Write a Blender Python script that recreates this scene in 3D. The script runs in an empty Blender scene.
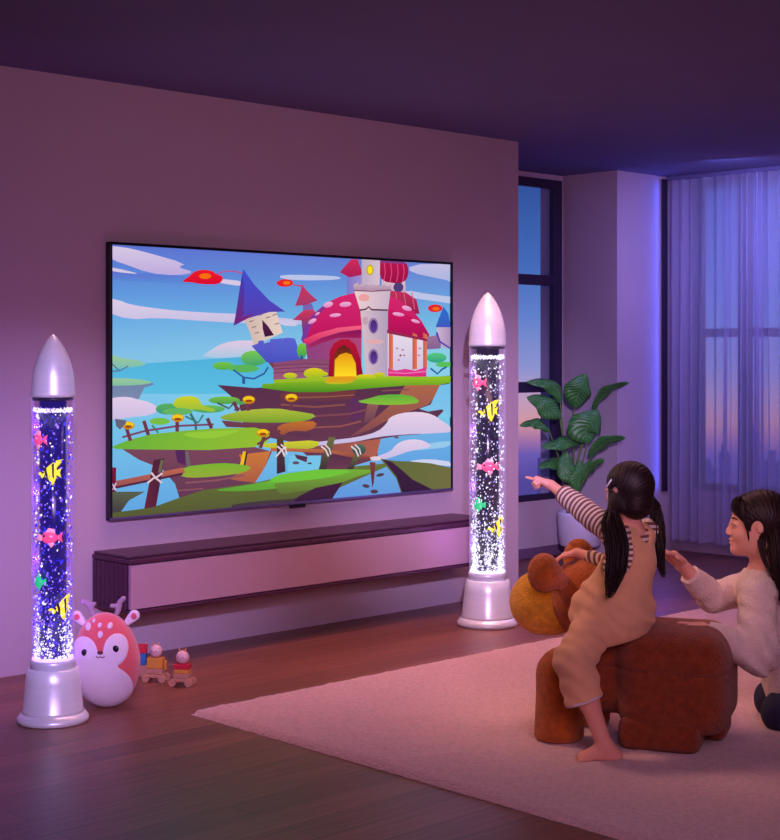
import bpy, math, random
import numpy as np
from mathutils import Vector, Matrix, noise
from mathutils.geometry import tessellate_polygon

scene = bpy.context.scene
COL = scene.collection
random.seed(7)
rng = np.random.default_rng(5)
PI = math.pi

# ------------------------------------------------------------------ camera
FPX = 1500.0            # focal length in pixels of the 780x840 frame
YAW = math.radians(43.7)
HC = 1.375              # eye height
SA, CA = math.sin(YAW), math.cos(YAW)
cam_d = bpy.data.cameras.new('camera')
cam = bpy.data.objects.new('camera', cam_d)
COL.objects.link(cam)
cam.location = (0, 0, HC)
cam.rotation_euler = (PI / 2, 0, -YAW)
cam_d.sensor_fit = 'AUTO'
cam_d.sensor_width = 36.0
cam_d.lens = FPX / 840.0 * 36.0
cam_d.shift_y = -66.0 / 840.0
cam_d.clip_start = 0.05
cam_d.clip_end = 500
scene.camera = cam


def L(px, py, d):
    """photo pixel seen at distance d -> (right, away, up) in metres"""
    return ((px - 390.0) / FPX * d, d, HC - (py - 354.0) / FPX * d)


def W(p):
    r, d, z = p
    return Vector((d * SA + r * CA, d * CA - r * SA, z))


def on_y(px, py, Y):
    k = (px - 390.0) / FPX
    d = Y / (CA - k * SA)
    return W(L(px, py, d))


def on_x(px, py, X):
    k = (px - 390.0) / FPX
    d = X / (SA + k * CA)
    return W(L(px, py, d))


# ------------------------------------------------------------------ colour and materials
def lin(c):
    return tuple((x / 255.0 / 12.92) if x / 255.0 <= 0.04045 else ((x / 255.0 + 0.055) / 1.055) ** 2.4 for x in c)


def rgba(c):
    return (*lin(c), 1.0)


def new_mat(name):
    m = bpy.data.materials.new(name)
    m.use_nodes = True
    nt = m.node_tree
    b = nt.nodes.get('Principled BSDF')
    return m, nt, b


def mat(name, col, rough=0.6, metal=0.0, var=0.0, vscale=6.0, bump=0.0, bscale=80.0, spec=0.4, sheen=0.0,
        stretch=None, emit=None, estr=0.0, coat=0.0, sub=0.0):
    """plain procedural surface: base colour with noise variation, optional noise bump"""
    m, nt, b = new_mat(name)
    N, K = nt.nodes, nt.links
    b.inputs['Roughness'].default_value = rough
    b.inputs['Metallic'].default_value = metal
    b.inputs['Specular IOR Level'].default_value = spec
    b.inputs['Sheen Weight'].default_value = sheen
    b.inputs['Coat Weight'].default_value = coat
    if sub:
        b.inputs['Subsurface Weight'].default_value = sub
        b.inputs['Subsurface Scale'].default_value = 0.02
    tc = N.new('ShaderNodeTexCoord')
    mp = N.new('ShaderNodeMapping')
    K.new(tc.outputs['Object'], mp.inputs['Vector'])
    if stretch:
        mp.inputs['Scale'].default_value = stretch
    if var > 0:
        n = N.new('ShaderNodeTexNoise')
        n.inputs['Scale'].default_value = vscale
        n.inputs['Detail'].default_value = 4
        K.new(mp.outputs['Vector'], n.inputs['Vector'])
        r = N.new('ShaderNodeValToRGB')
        c = lin(col)
        r.color_ramp.elements[0].position = 0.3
        r.color_ramp.elements[1].position = 0.7
        r.color_ramp.elements[0].color = (*[max(0, x * (1 - var)) for x in c], 1)
        r.color_ramp.elements[1].color = (*[min(1, x * (1 + var)) for x in c], 1)
        K.new(n.outputs['Fac'], r.inputs['Fac'])
        K.new(r.outputs['Color'], b.inputs['Base Color'])
    else:
        b.inputs['Base Color'].default_value = rgba(col)
    if bump > 0:
        n2 = N.new('ShaderNodeTexNoise')
        n2.inputs['Scale'].default_value = bscale
        n2.inputs['Detail'].default_value = 3
        K.new(mp.outputs['Vector'], n2.inputs['Vector'])
        bp = N.new('ShaderNodeBump')
        bp.inputs['Strength'].default_value = min(1.0, bump)
        bp.inputs['Distance'].default_value = 0.01
        K.new(n2.outputs['Fac'], bp.inputs['Height'])
        K.new(bp.outputs['Normal'], b.inputs['Normal'])
    if emit:
        b.inputs['Emission Color'].default_value = rgba(emit)
        b.inputs['Emission Strength'].default_value = estr
    return m


def attr_emit(name, strength=1.0):
    m = bpy.data.materials.new(name)
    m.use_nodes = True
    nt = m.node_tree
    nt.nodes.clear()
    a = nt.nodes.new('ShaderNodeAttribute')
    a.attribute_name = 'Col'
    e = nt.nodes.new('ShaderNodeEmission')
    e.inputs['Strength'].default_value = strength
    o = nt.nodes.new('ShaderNodeOutputMaterial')
    nt.links.new(a.outputs['Color'], e.inputs['Color'])
    nt.links.new(e.outputs['Emission'], o.inputs['Surface'])
    return m


# ------------------------------------------------------------------ objects
def tag(o, label=None, cat=None, group=None, kind=None):
    if label: o['label'] = label
    if cat: o['category'] = cat
    if group: o['group'] = group
    if kind: o['kind'] = kind
    return o


def empty(name, loc, rz=0.0, label=None, cat=None, group=None, kind=None):
    o = bpy.data.objects.new(name, None)
    o.empty_display_size = 0.1
    COL.objects.link(o)
    o.location = loc
    o.rotation_euler = (0, 0, rz)
    return tag(o, label, cat, group, kind)


def mesh(name, verts, faces, m, parent=None, smooth=False, loc=None, label=None):
    me = bpy.data.meshes.new(name)
    if isinstance(verts, np.ndarray) and isinstance(faces, np.ndarray):
        k = faces.shape[1]
        me.vertices.add(len(verts))
        me.vertices.foreach_set('co', verts.astype(np.float32).ravel())
        me.loops.add(faces.size)
        me.loops.foreach_set('vertex_index', faces.astype(np.int32).ravel())
        me.polygons.add(len(faces))
        me.polygons.foreach_set('loop_start', np.arange(0, faces.size, k, dtype=np.int32))
        me.update(calc_edges=True)
    else:
        me.from_pydata([tuple(v) for v in verts], [], [tuple(f) for f in faces])
        me.update()
    me.materials.append(m)
    if smooth:
        me.polygons.foreach_set('use_smooth', [True] * len(me.polygons))
    o = bpy.data.objects.new(name, me)
    COL.objects.link(o)
    if parent: o.parent = parent
    if loc is not None: o.location = loc
    if label: o['label'] = label
    return o


class MB:
    """collects shapes of ONE part"""
    def __init__(s): s.v, s.f = [], []

    def add(s, v, f):
        n = len(s.v)
        s.v += [tuple(x) for x in v]
        s.f += [tuple(i + n for i in t) for t in f]
        return s

    def box(s, x0, x1, y0, y1, z0, z1):
        return s.add([(x0, y0, z0), (x1, y0, z0), (x1, y1, z0), (x0, y1, z0), (x0, y0, z1), (x1, y0, z1), (x1, y1, z1), (x0, y1, z1)],
                     [(0, 3, 2, 1), (4, 5, 6, 7), (0, 1, 5, 4), (1, 2, 6, 5), (2, 3, 7, 6), (3, 0, 4, 7)])

    def bbox(s, x0, x1, y0, y1, z0, z1, b=0.005):
        """box with chamfered edges"""
        v, f = [], []
        import bmesh
        bm = bmesh.new()
        bmesh.ops.create_cube(bm, size=1.0)
        for q in bm.verts:
            q.co = Vector(((x0 + x1) / 2 + q.co.x * (x1 - x0), (y0 + y1) / 2 + q.co.y * (y1 - y0), (z0 + z1) / 2 + q.co.z * (z1 - z0)))
        bmesh.ops.bevel(bm, geom=list(bm.edges), offset=b, segments=2, profile=0.5, affect='EDGES')
        bm.verts.ensure_lookup_table()
        v = [tuple(q.co) for q in bm.verts]
        f = [tuple(q.index for q in fc.verts) for fc in bm.faces]
        bm.free()
        return s.add(v, f)

    def lathe(s, prof, n=48, c=(0, 0, 0), caps=True):
        v, f = [], []
        for (r, z) in prof:
            for k in range(n):
                a = 2 * PI * k / n
                v.append((c[0] + r * math.cos(a), c[1] + r * math.sin(a), c[2] + z))
        for i in range(len(prof) - 1):
            for k in range(n):
                k2 = (k + 1) % n
                f.append((i * n + k, i * n + k2, (i + 1) * n + k2, (i + 1) * n + k))
        if caps:
            if prof[0][0] > 1e-6: f.append(tuple(range(n - 1, -1, -1)))
            if prof[-1][0] > 1e-6: f.append(tuple((len(prof) - 1) * n + k for k in range(n)))
        return s.add(v, f)

    def tube(s, pts, rad, n=10, sub=1, flat=1.0):
        P = smooth_line(pts, sub) if sub > 1 else [Vector(p) for p in pts]
        if not hasattr(rad, '__len__'): rad = [rad] * len(pts)
        m = len(P)
        R = [np.interp(i / (m - 1) * (len(pts) - 1), range(len(pts)), rad) for i in range(m)]
        v, f = [], []
        up = Vector((0, 0, 1))
        t0 = (P[1] - P[0]).normalized()
        if abs(t0.z) > 0.95: up = Vector((1, 0, 0))
        side = t0.cross(up).normalized()
        for i in range(m):
            t = (P[min(i + 1, m - 1)] - P[max(i - 1, 0)]).normalized()
            side = (side - t * side.dot(t)).normalized()
            b = t.cross(side)
            for k in range(n):
                a = 2 * PI * k / n
                v.append(P[i] + (side * math.cos(a) + b * math.sin(a) * flat) * max(R[i], 1e-4))
        for i in range(m - 1):
            for k in range(n):
                k2 = (k + 1) % n
                f.append((i * n + k, i * n + k2, (i + 1) * n + k2, (i + 1) * n + k))
        f.append(tuple(range(n - 1, -1, -1)))
        f.append(tuple((m - 1) * n + k for k in range(n)))
        return s.add(v, f)

    def ball(s, c, r, n=16, M=None):
        if not hasattr(r, '__len__'): r = (r, r, r)
        v, f = [], []
        h = n // 2
        for i in range(h + 1):
            th = PI * i / h
            for k in range(n):
                a = 2 * PI * k / n
                q = Vector((r[0] * math.sin(th) * math.cos(a), r[1] * math.sin(th) * math.sin(a), r[2] * math.cos(th)))
                if M is not None: q = M @ q
                v.append(q + Vector(c))
        for i in range(h):
            for k in range(n):
                k2 = (k + 1) % n
                f.append((i * n + k, (i + 1) * n + k, (i + 1) * n + k2, i * n + k2))
        return s.add(v, f)

    def build(s, name, m, parent=None, smooth=False, loc=None, label=None):
        return mesh(name, s.v, s.f, m, parent, smooth, loc, label)


def smooth_line(pts, sub=6):
    P = [Vector(p) for p in pts]
    if len(P) < 3: 
        return [P[0].lerp(P[-1], i / sub) for i in range(sub + 1)]
    out = []
    Q = [P[0] * 2 - P[1]] + P + [P[-1] * 2 - P[-2]]
    for i in range(1, len(Q) - 2):
        a, b, c, d = Q[i - 1], Q[i], Q[i + 1], Q[i + 2]
        for k in range(sub):
            t = k / sub
            out.append(0.5 * ((2 * b) + (c - a) * t + (2 * a - 5 * b + 4 * c - d) * t * t + (3 * b - a - 3 * c + d) * t ** 3))
    out.append(P[-1])
    return out


# ------------------------------------------------------------------ implicit surfaces -> one continuous mesh
def smin(a, b, k):
    h = np.clip(0.5 + 0.5 * (b - a) / k, 0, 1)
    return b + (a - b) * h - k * h * (1 - h)


def smax(a, b, k): return -smin(-a, -b, k)


def cap(P, a, b, ra, rb):
    a = np.array(a, np.float32); b = np.array(b, np.float32)
    ba = b - a
    t = np.clip(((P - a) @ ba) / max(float(ba @ ba), 1e-9), 0, 1)
    return np.linalg.norm(P - a - t[..., None] * ba, axis=-1) - (ra + (rb - ra) * t)


def chain(P, pts, rads, k=0.0):
    d = None
    for i in range(len(pts) - 1):
        e = cap(P, pts[i], pts[i + 1], rads[i], rads[i + 1])
        d = e if d is None else (np.minimum(d, e) if k <= 0 else smin(d, e, k))
    return d


def ell(P, c, r, M=None):
    q = P - np.array(c, np.float32)
    if M is not None: q = q @ np.array(M, np.float32)      # columns of M are the axes
    r = np.array(r, np.float32)
    k0 = np.linalg.norm(q / r, axis=-1)
    k1 = np.linalg.norm(q / (r * r), axis=-1)
    return k0 * (k0 - 1.0) / np.maximum(k1, 1e-6)


def rbox(P, c, hs, r, M=None):
    q = P - np.array(c, np.float32)
    if M is not None: q = q @ np.array(M, np.float32)
    q = np.abs(q) - (np.array(hs, np.float32) - r)
    return np.linalg.norm(np.maximum(q, 0), axis=-1) + np.minimum(q.max(-1), 0) - r


def axes(f, up=(0, 0, 1)):
    """matrix with columns forward, left, up"""
    f = Vector(f).normalized()
    l = Vector(up).cross(f).normalized()
    u = f.cross(l)
    return np.array([[f.x, l.x, u.x], [f.y, l.y, u.y], [f.z, l.z, u.z]], np.float32)


def surf(fn, lo, hi, h, B=14):
    lo = np.array(lo, float); hi = np.array(hi, float)
    n = np.ceil((hi - lo) / h / B).astype(int) * B + 1
    nb = (n - 1) // B
    vals = np.full(n, 1.0, np.float32)
    bc = np.stack(np.meshgrid(*[np.arange(nb[i]) for i in range(3)], indexing='ij'), -1).reshape(-1, 3)
    cen = (lo + (bc + 0.5) * B * h).astype(np.float32)
    fc = fn(cen)
    rad = B * h * 0.9 * 1.45 + 0.004
    loc = np.stack(np.meshgrid(*[np.arange(B + 1)] * 3, indexing='ij'), -1).reshape(-1, 3)
    for (b, v) in zip(bc, fc):
        s = tuple(slice(b[i] * B, b[i] * B + B + 1) for i in range(3))
        if abs(v) > rad:
            if v < 0: vals[s] = np.where(vals[s] == 1.0, -1.0, vals[s])
        else:
            g = (lo + (b * B + loc) * h).astype(np.float32)
            vals[s] = fn(g).reshape(B + 1, B + 1, B + 1)
    return nets(vals, lo, h)


def nets(V, lo, h):
    ins = V < 0
    c = [(i, j, k) for i in (0, 1) for j in (0, 1) for k in (0, 1)]
    sh = tuple(s - 1 for s in V.shape)
    cnt = np.zeros(sh, np.int8)
    for (i, j, k) in c:
        cnt += ins[i:i + sh[0], j:j + sh[1], k:k + sh[2]]
    act = (cnt > 0) & (cnt < 8)
    ijk = np.argwhere(act)
    idx = np.full(sh, -1, np.int64)
    idx[act] = np.arange(len(ijk))
    acc = np.zeros((len(ijk), 3)); num = np.zeros(len(ijk))
    for a in c:
        for ax in range(3):
            if a[ax] == 1: continue
            b = list(a); b[ax] = 1
            va = V[ijk[:, 0] + a[0], ijk[:, 1] + a[1], ijk[:, 2] + a[2]]
            vb = V[ijk[:, 0] + b[0], ijk[:, 1] + b[1], ijk[:, 2] + b[2]]
            cr = (va < 0) != (vb < 0)
            t = np.where(cr, va / np.where(cr, va - vb, 1), 0)
            p = np.array(a, float)[None, :].repeat(len(ijk), 0)
            p[:, ax] += t
            acc[cr] += p[cr]; num[cr] += 1
    verts = lo + (ijk + acc / num[:, None]) * h
    faces = []
    for ax in range(3):
        o1, o2 = (ax + 1) % 3, (ax + 2) % 3
        sl0 = [slice(None)] * 3; sl1 = [slice(None)] * 3
        sl0[ax] = slice(0, -1); sl1[ax] = slice(1, None)
        A, Bv = ins[tuple(sl0)], ins[tuple(sl1)]
        e = np.argwhere(A != Bv)
        e = e[(e[:, o1] > 0) & (e[:, o2] > 0) & (e[:, o1] < V.shape[o1] - 1) & (e[:, o2] < V.shape[o2] - 1)]
        if len(e) == 0: continue
        q = []
        for (d1, d2) in ((0, 0), (1, 0), (1, 1), (0, 1)):
            g = e.copy(); g[:, o1] -= d1; g[:, o2] -= d2
            q.append(idx[g[:, 0], g[:, 1], g[:, 2]])
        q = np.stack(q, 1)
        fl = A[e[:, 0], e[:, 1], e[:, 2]]
        q[~fl] = q[~fl][:, ::-1]
        faces.append(q)
    F = np.concatenate(faces)
    F = F[(F >= 0).all(1)]
    return verts, F


def sdf_obj(name, fn, lo, hi, h, m, parent, origin=(0, 0, 0), attrs=None, label=None, relax=1):
    v, f = surf(fn, lo, hi, h)
    for _ in range(relax):                                   # light Laplacian smoothing
        s = np.zeros_like(v); c = np.zeros(len(v))
        for a, b in ((0, 1), (1, 2), (2, 3), (3, 0)):
            np.add.at(s, f[:, a], v[f[:, b]]); np.add.at(c, f[:, a], 1)
            np.add.at(s, f[:, b], v[f[:, a]]); np.add.at(c, f[:, b], 1)
        v = v * 0.5 + 0.5 * s / np.maximum(c, 1)[:, None]
    o = mesh(name, v - np.array(origin), f, m, parent, True, label=label)
    if attrs:
        for k, g in attrs.items():
            a = o.data.attributes.new(k, 'FLOAT', 'POINT')
            a.data.foreach_set('value', g(v.astype(np.float32)).astype(np.float32))
    return o


def wob(P, s, seed=0.0):
    """cheap smooth noise in -1..1"""
    x, y, z = P[..., 0] * s + seed, P[..., 1] * s + seed * 1.7, P[..., 2] * s + seed * 0.6
    return (np.sin(x + 1.3 * np.sin(y * 1.1 + z)) + np.sin(y * 1.2 + 1.1 * np.sin(z * 1.3 - x)) + np.sin(z * 0.9 + 1.2 * np.sin(x * 0.8 + y))) / 3
# ================================================================== THE ROOM
YW, XE, YB, XC, YC, XR, HCEIL = 5.75, 6.52, 6.65, 8.0, 6.18, 8.62, 2.6

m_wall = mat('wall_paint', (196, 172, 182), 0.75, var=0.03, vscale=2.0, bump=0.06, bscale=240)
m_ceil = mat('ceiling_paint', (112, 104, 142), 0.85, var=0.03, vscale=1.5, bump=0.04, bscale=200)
m_frame = mat('dark_window_frame', (52, 38, 66), 0.45, var=0.08, spec=0.3)
m_trim = mat('baseboard_paint', (120, 85, 115), 0.6, var=0.04)


def wood_floor():
    m, nt, b = new_mat('wood_plank_floor')
    N, K = nt.nodes, nt.links
    tc = N.new('ShaderNodeTexCoord')
    br = N.new('ShaderNodeTexBrick')
    br.offset = 0.37
    br.inputs['Scale'].default_value = 1.0
    br.inputs['Brick Width'].default_value = 1.4
    br.inputs['Row Height'].default_value = 0.14
    br.inputs['Mortar Size'].default_value = 0.0015
    br.inputs['Color1'].default_value = rgba((150, 96, 78))
    br.inputs['Color2'].default_value = rgba((122, 74, 62))
    br.inputs['Mortar'].default_value = rgba((50, 28, 28))
    K.new(tc.outputs['Object'], br.inputs['Vector'])
    mp = N.new('ShaderNodeMapping')
    mp.inputs['Scale'].default_value = (1.2, 22, 1)
    K.new(tc.outputs['Object'], mp.inputs['Vector'])
    n = N.new('ShaderNodeTexNoise')
    n.inputs['Scale'].default_value = 2.2
    n.inputs['Detail'].default_value = 6
    n.inputs['Roughness'].default_value = 0.6
    K.new(mp.outputs['Vector'], n.inputs['Vector'])
    mx = N.new('ShaderNodeMix')
    mx.data_type = 'RGBA'; mx.blend_type = 'MULTIPLY'
    mx.inputs['Factor'].default_value = 0.75
    rp = N.new('ShaderNodeValToRGB')
    rp.color_ramp.elements[0].position = 0.3
    rp.color_ramp.elements[0].color = (0.38, 0.36, 0.36, 1)
    rp.color_ramp.elements[1].position = 0.72
    rp.color_ramp.elements[1].color = (1.15, 1.05, 1.0, 1)
    K.new(n.outputs['Fac'], rp.inputs['Fac'])
    K.new(br.outputs['Color'], mx.inputs['A'])
    K.new(rp.outputs['Color'], mx.inputs['B'])
    K.new(mx.outputs['Result'], b.inputs['Base Color'])
    b.inputs['Roughness'].default_value = 0.36
    b.inputs['Specular IOR Level'].default_value = 0.5
    bp = N.new('ShaderNodeBump')
    bp.inputs['Strength'].default_value = 0.15
    bp.inputs['Distance'].default_value = 0.004
    K.new(n.outputs['Fac'], bp.inputs['Height'])
    K.new(bp.outputs['Normal'], b.inputs['Normal'])
    return m


def S(name, mb, m): return tag(mb.build(name, m), kind='structure')

S('floor', MB().box(-2.2, 8.9, -2.2, 6.9, -0.12, 0.0), wood_floor())
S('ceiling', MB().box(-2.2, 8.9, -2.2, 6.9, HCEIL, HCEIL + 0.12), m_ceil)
S('wall_back', MB().box(-2.2, XE, YW, 6.9, 0, HCEIL), m_wall)
S('wall_left', MB().box(-2.3, -2.2, -2.2, 6.9, 0, HCEIL), m_wall)
S('wall_front', MB().box(-2.2, 8.9, -2.3, -2.2, 0, HCEIL), m_wall)
# bay wall below and above the tall window
WX0, WX1, WZ0, WZ1 = 6.72, 7.985, 0.385, 2.565
S('wall_bay', MB().box(XE, XC, YB, YB + 0.036, 0, WZ0).box(XE, XC, YB, YB + 0.036, WZ1, HCEIL).box(XE, WX0, YB, YB + 0.036, WZ0, WZ1)
  .box(WX1, XC, YB, YB + 0.036, WZ0, WZ1), m_wall)
S('wall_pillar', MB().box(XC, 8.9, YC, 6.85, 0, HCEIL), m_wall)
# right wall with wide window behind the curtain
RY0, RY1, RZ0, RZ1 = 3.3, 6.10, 0.43, 2.58
S('wall_right', MB().box(XR + 0.12, 8.9, -2.2, RY0, 0, HCEIL).box(XR + 0.12, 8.9, RY0, YC, 0, RZ0).box(XR + 0.12, 8.9, RY0, YC, RZ1, HCEIL)
  .box(XR + 0.12, 8.9, RY1, YC, RZ0, RZ1), m_wall)
S('baseboard_bay', MB().bbox(XE, XC - 0.001, YB - 0.015, YB, 0.001, 0.07, 0.004), m_trim)

glass, nt, b_ = new_mat('window_glass')
nt.nodes.clear()
tr = nt.nodes.new('ShaderNodeBsdfTransparent'); tr.inputs['Color'].default_value = (0.93, 0.94, 1.0, 1)
gl = nt.nodes.new('ShaderNodeBsdfGlossy'); gl.inputs['Roughness'].default_value = 0.02
mx = nt.nodes.new('ShaderNodeMixShader'); mx.inputs['Fac'].default_value = 0.05
ou = nt.nodes.new('ShaderNodeOutputMaterial')
nt.links.new(tr.outputs[0], mx.inputs[1]); nt.links.new(gl.outputs[0], mx.inputs[2]); nt.links.new(mx.outputs[0], ou.inputs['Surface'])

# window_1: tall, three panes high, frame deep and dark
w1 = empty('window_1', (0, 0, 0), kind='structure')
fr = MB()
yf0, yf1 = YB - 0.01, YB + 0.035
fr.bbox(WX0, WX0 + 0.07, yf0, yf1, WZ0, WZ1, 0.004).bbox(WX1 - 0.085, WX1, yf0, yf1, WZ0, WZ1, 0.004)
fr.bbox(WX0 + 0.07, WX1 - 0.085, yf0, yf1, WZ1 - 0.06, WZ1, 0.004).bbox(WX0 + 0.07, WX1 - 0.085, yf0, yf1, WZ0, WZ0 + 0.04, 0.004)
za = on_y(540, 280, YB).z
zb = on_y(540, 387, YB).z
for zz, hh in ((za, 0.035), (zb, 0.036)):
    fr.bbox(WX0 + 0.07, WX1 - 0.085, yf0, yf1, zz - hh, zz + hh, 0.004)
fr.build('window_frame', m_frame, w1)
zs = [WZ0 + 0.04, zb - 0.036, zb + 0.036, za - 0.035, za + 0.035, WZ1 - 0.06]
for k in range(3):
    MB().box(WX0 + 0.07, WX1 - 0.085, YB + 0.012, YB + 0.018, zs[2 * k], zs[2 * k + 1]).build('pane', glass, w1)

# window_2: behind the sheer curtain
w2 = empty('window_2', (0, 0, 0), kind='structure')
xf0, xf1 = XR + 0.12, XR + 0.2
fr = MB()
zm = on_x(705, 333, XR + 0.12).z
ym = on_x(742, 400, XR + 0.12).y
ys = [RY0, ym - 1.3, ym, RY1]
fr.bbox(xf0, xf1, RY0, RY0 + 0.06, RZ0, RZ1, 0.004).bbox(xf0, xf1, RY1 - 0.06, RY1, RZ0, RZ1, 0.004)
fr.bbox(xf0, xf1, RY0, RY1, RZ1 - 0.06, RZ1, 0.004).bbox(xf0, xf1, RY0, RY1, RZ0, RZ0 + 0.05, 0.004)
fr.bbox(xf0, xf1, RY0, RY1, zm - 0.03, zm + 0.03, 0.004)
for yy in ys[1:3]:
    fr.bbox(xf0, xf1, yy - 0.035, yy + 0.035, RZ0, RZ1, 0.004)
fr.build('window_frame', m_frame, w2)
for i in range(3):
    MB().box(XR + 0.155, XR + 0.161, ys[i], ys[i + 1], RZ0, RZ1).build('pane', glass, w2)

S('trim_1', MB().bbox(8.49, 8.545, YC - 0.016, YC, RZ0, RZ1, 0.003), m_frame)

# sheer curtain hanging from a ceiling track
def curtain():
    m = bpy.data.materials.new('sheer_voile'); m.use_nodes = True
    nt = m.node_tree; nt.nodes.clear(); N, K = nt.nodes, nt.links
    d = N.new('ShaderNodeBsdfDiffuse'); d.inputs['Color'].default_value = rgba((230, 226, 248))
    t = N.new('ShaderNodeBsdfTranslucent'); t.inputs['Color'].default_value = rgba((226, 224, 250))
    p = N.new('ShaderNodeBsdfTransparent'); p.inputs['Color'].default_value = (0.85, 0.86, 1, 1)
    a = N.new('ShaderNodeMixShader'); a.inputs['Fac'].default_value = 0.45
    K.new(d.outputs[0], a.inputs[1]); K.new(t.outputs[0], a.inputs[2])
    lw = N.new('ShaderNodeLayerWeight'); lw.inputs['Blend'].default_value = 0.35
    mr = N.new('ShaderNodeMapRange')
    mr.inputs['To Min'].default_value = 0.50; mr.inputs['To Max'].default_value = 0.96
    K.new(lw.outputs['Facing'], mr.inputs['Value'])
    b = N.new('ShaderNodeMixShader')
    K.new(mr.outputs['Result'], b.inputs['Fac'])
    K.new(p.outputs[0], b.inputs[1]); K.new(a.outputs[0], b.inputs[2])
    o = N.new('ShaderNodeOutputMaterial'); K.new(b.outputs[0], o.inputs['Surface'])
    root = empty('sheer_curtain', (XR - 0.06, 5.0, 0.1), label='sheer pale blue floor-length curtain hanging in front of the wide window', cat='curtain')
    y0, y1 = 6.168 - 5.0, 3.2 - 5.0
    n = 900
    V, F = [], []
    zt, zb_ = HCEIL - 0.03 - 0.1, 0.0
    rows = 14
    ph = 0.0
    xs = []
    for i in range(n + 1):
        t = i / n
        y = y0 + (y1 - y0) * t
        ph += (y0 - y1) / n * 2 * PI / (0.075 + 0.032 * math.sin(y * 9.0) + 0.022 * math.sin(y * 23 + 1))
        xs.append((y, ph))
    for j in range(rows + 1):
        u = j / rows
        z = zt + (zb_ - zt) * u
        for (y, ph) in xs:
            am = 0.022 + 0.012 * u
            x = am * math.sin(ph + 0.25 * math.sin(3 * u + y * 6)) + 0.012 * math.sin(ph * 0.41 + 1 + u * 0.5)
            V.append((x, y + 0.006 * math.sin(ph * 0.5 + u * 2), z + (0.004 * math.sin(ph) if j == rows else 0)))
    for j in range(rows):
        for i in range(n):
            a_ = j * (n + 1) + i
            F.append((a_, a_ + 1, a_ + n + 2, a_ + n + 1))
    mesh('curtain_fabric', V, F, m, root, True)
    MB().bbox(-0.02, 0.02, y1, y0, HCEIL - 0.03 - 0.1, HCEIL - 0.001 - 0.1, 0.004).build('curtain_track', m_ceil, root)
curtain()

# ------------------------------------------------------------------ sky at dusk and the city far below
wd = bpy.data.worlds.new('dusk_sky'); scene.world = wd; wd.use_nodes = True
nt = wd.node_tree; nt.nodes.clear(); N, K = nt.nodes, nt.links
tc = N.new('ShaderNodeTexCoord'); sx = N.new('ShaderNodeSeparateXYZ'); K.new(tc.outputs['Generated'], sx.inputs[0])
mr = N.new('ShaderNodeMapRange'); mr.inputs['From Min'].default_value = -0.12; mr.inputs['From Max'].default_value = 0.14
K.new(sx.outputs['Z'], mr.inputs['Value'])
rp = N.new('ShaderNodeValToRGB')
els = [(-0.12, (70, 62, 140)), (-0.085, (88, 76, 160)), (-0.066, (120, 100, 188)), (-0.056, (190, 130, 175)), (-0.045, (238, 168, 170)),
       (-0.030, (215, 175, 200)), (-0.010, (160, 165, 220)), (0.025, (108, 145, 215)), (0.06, (72, 118, 195)), (0.14, (38, 72, 145))]
while len(rp.color_ramp.elements) < len(els): rp.color_ramp.elements.new(0.5)
for e, (z, c) in zip(rp.color_ramp.elements, els):
    e.position = (z + 0.12) / 0.26; e.color = rgba(c)
K.new(mr.outputs['Result'], rp.inputs['Fac'])
bg = N.new('ShaderNodeBackground'); bg.inputs['Strength'].default_value = 0.95
K.new(rp.outputs['Color'], bg.inputs['Color'])
wo = N.new('ShaderNodeOutputWorld'); K.new(bg.outputs[0], wo.inputs['Surface'])

m_city = mat('hazy_concrete', (240, 205, 240), 0.9, var=0.06, vscale=0.3)  # distance haze painted in as a pale base colour
specs = [(664, 446, 12, 70, 'slim distant tower left of the others behind the curtain'),
         (690, 428, 11, 82, 'tall narrow distant tower seen through the curtain'),
         (707, 455, 16, 75, 'low wide distant block seen through the curtain'),
         (724, 438, 9, 90, 'distant tower just left of the curtain window mullion'),
         (752, 420, 12, 88, 'tallest distant tower right of the curtain window mullion'),
         (772, 447, 13, 72, 'distant block at the right edge behind the curtain'),
         (545, 458, 14, 60, 'dark hazy building seen through the narrow left window')]
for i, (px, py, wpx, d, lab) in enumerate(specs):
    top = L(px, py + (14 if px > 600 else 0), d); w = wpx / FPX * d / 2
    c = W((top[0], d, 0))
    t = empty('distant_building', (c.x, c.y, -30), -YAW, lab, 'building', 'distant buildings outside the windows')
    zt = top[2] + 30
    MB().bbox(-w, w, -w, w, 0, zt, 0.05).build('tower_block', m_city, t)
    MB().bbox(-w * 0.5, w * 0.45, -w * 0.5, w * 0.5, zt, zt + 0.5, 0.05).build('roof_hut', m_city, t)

# ================================================================== TELEVISION
TY = YW - 0.032                      # plane of the picture
tl, tr_, bl, br_ = on_y(111, 245, TY), on_y(450, 264, TY), on_y(111, 518, TY), on_y(450, 488, TY)
TX0, TX1 = (tl.x + bl.x) / 2, (tr_.x + br_.x) / 2
TZ0, TZ1 = (bl.z + br_.z) / 2, (tl.z + tr_.z) / 2
tv = empty('television', ((TX0 + TX1) / 2, YW, TZ0 - 0.012), label='large wall-mounted television showing a cartoon mushroom house', cat='television')
tx, tz = tv.location.x, tv.location.z
m_bezel = mat('black_bezel', (22, 20, 34), 0.3, var=0.1, spec=0.5)
m_alu = mat('bezel_metal_edge', (125, 115, 165), 0.35, metal=0.7, var=0.05)
e = 0.012
hw = (TX1 - TX0) / 2; H = TZ1 - TZ0 + e
MB().bbox(-hw - e, hw + e, TY - YW + 0.004, -0.006, 0.0, H + e, 0.003).build('back_panel', m_bezel, tv)
fr = MB()
fr.bbox(-hw - e, -hw + 0.001, TY - YW - 0.012, TY - YW + 0.006, 0, H + e, 0.002).bbox(hw - 0.001, hw + e, TY - YW - 0.012, TY - YW + 0.006, 0, H + e, 0.002)
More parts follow.
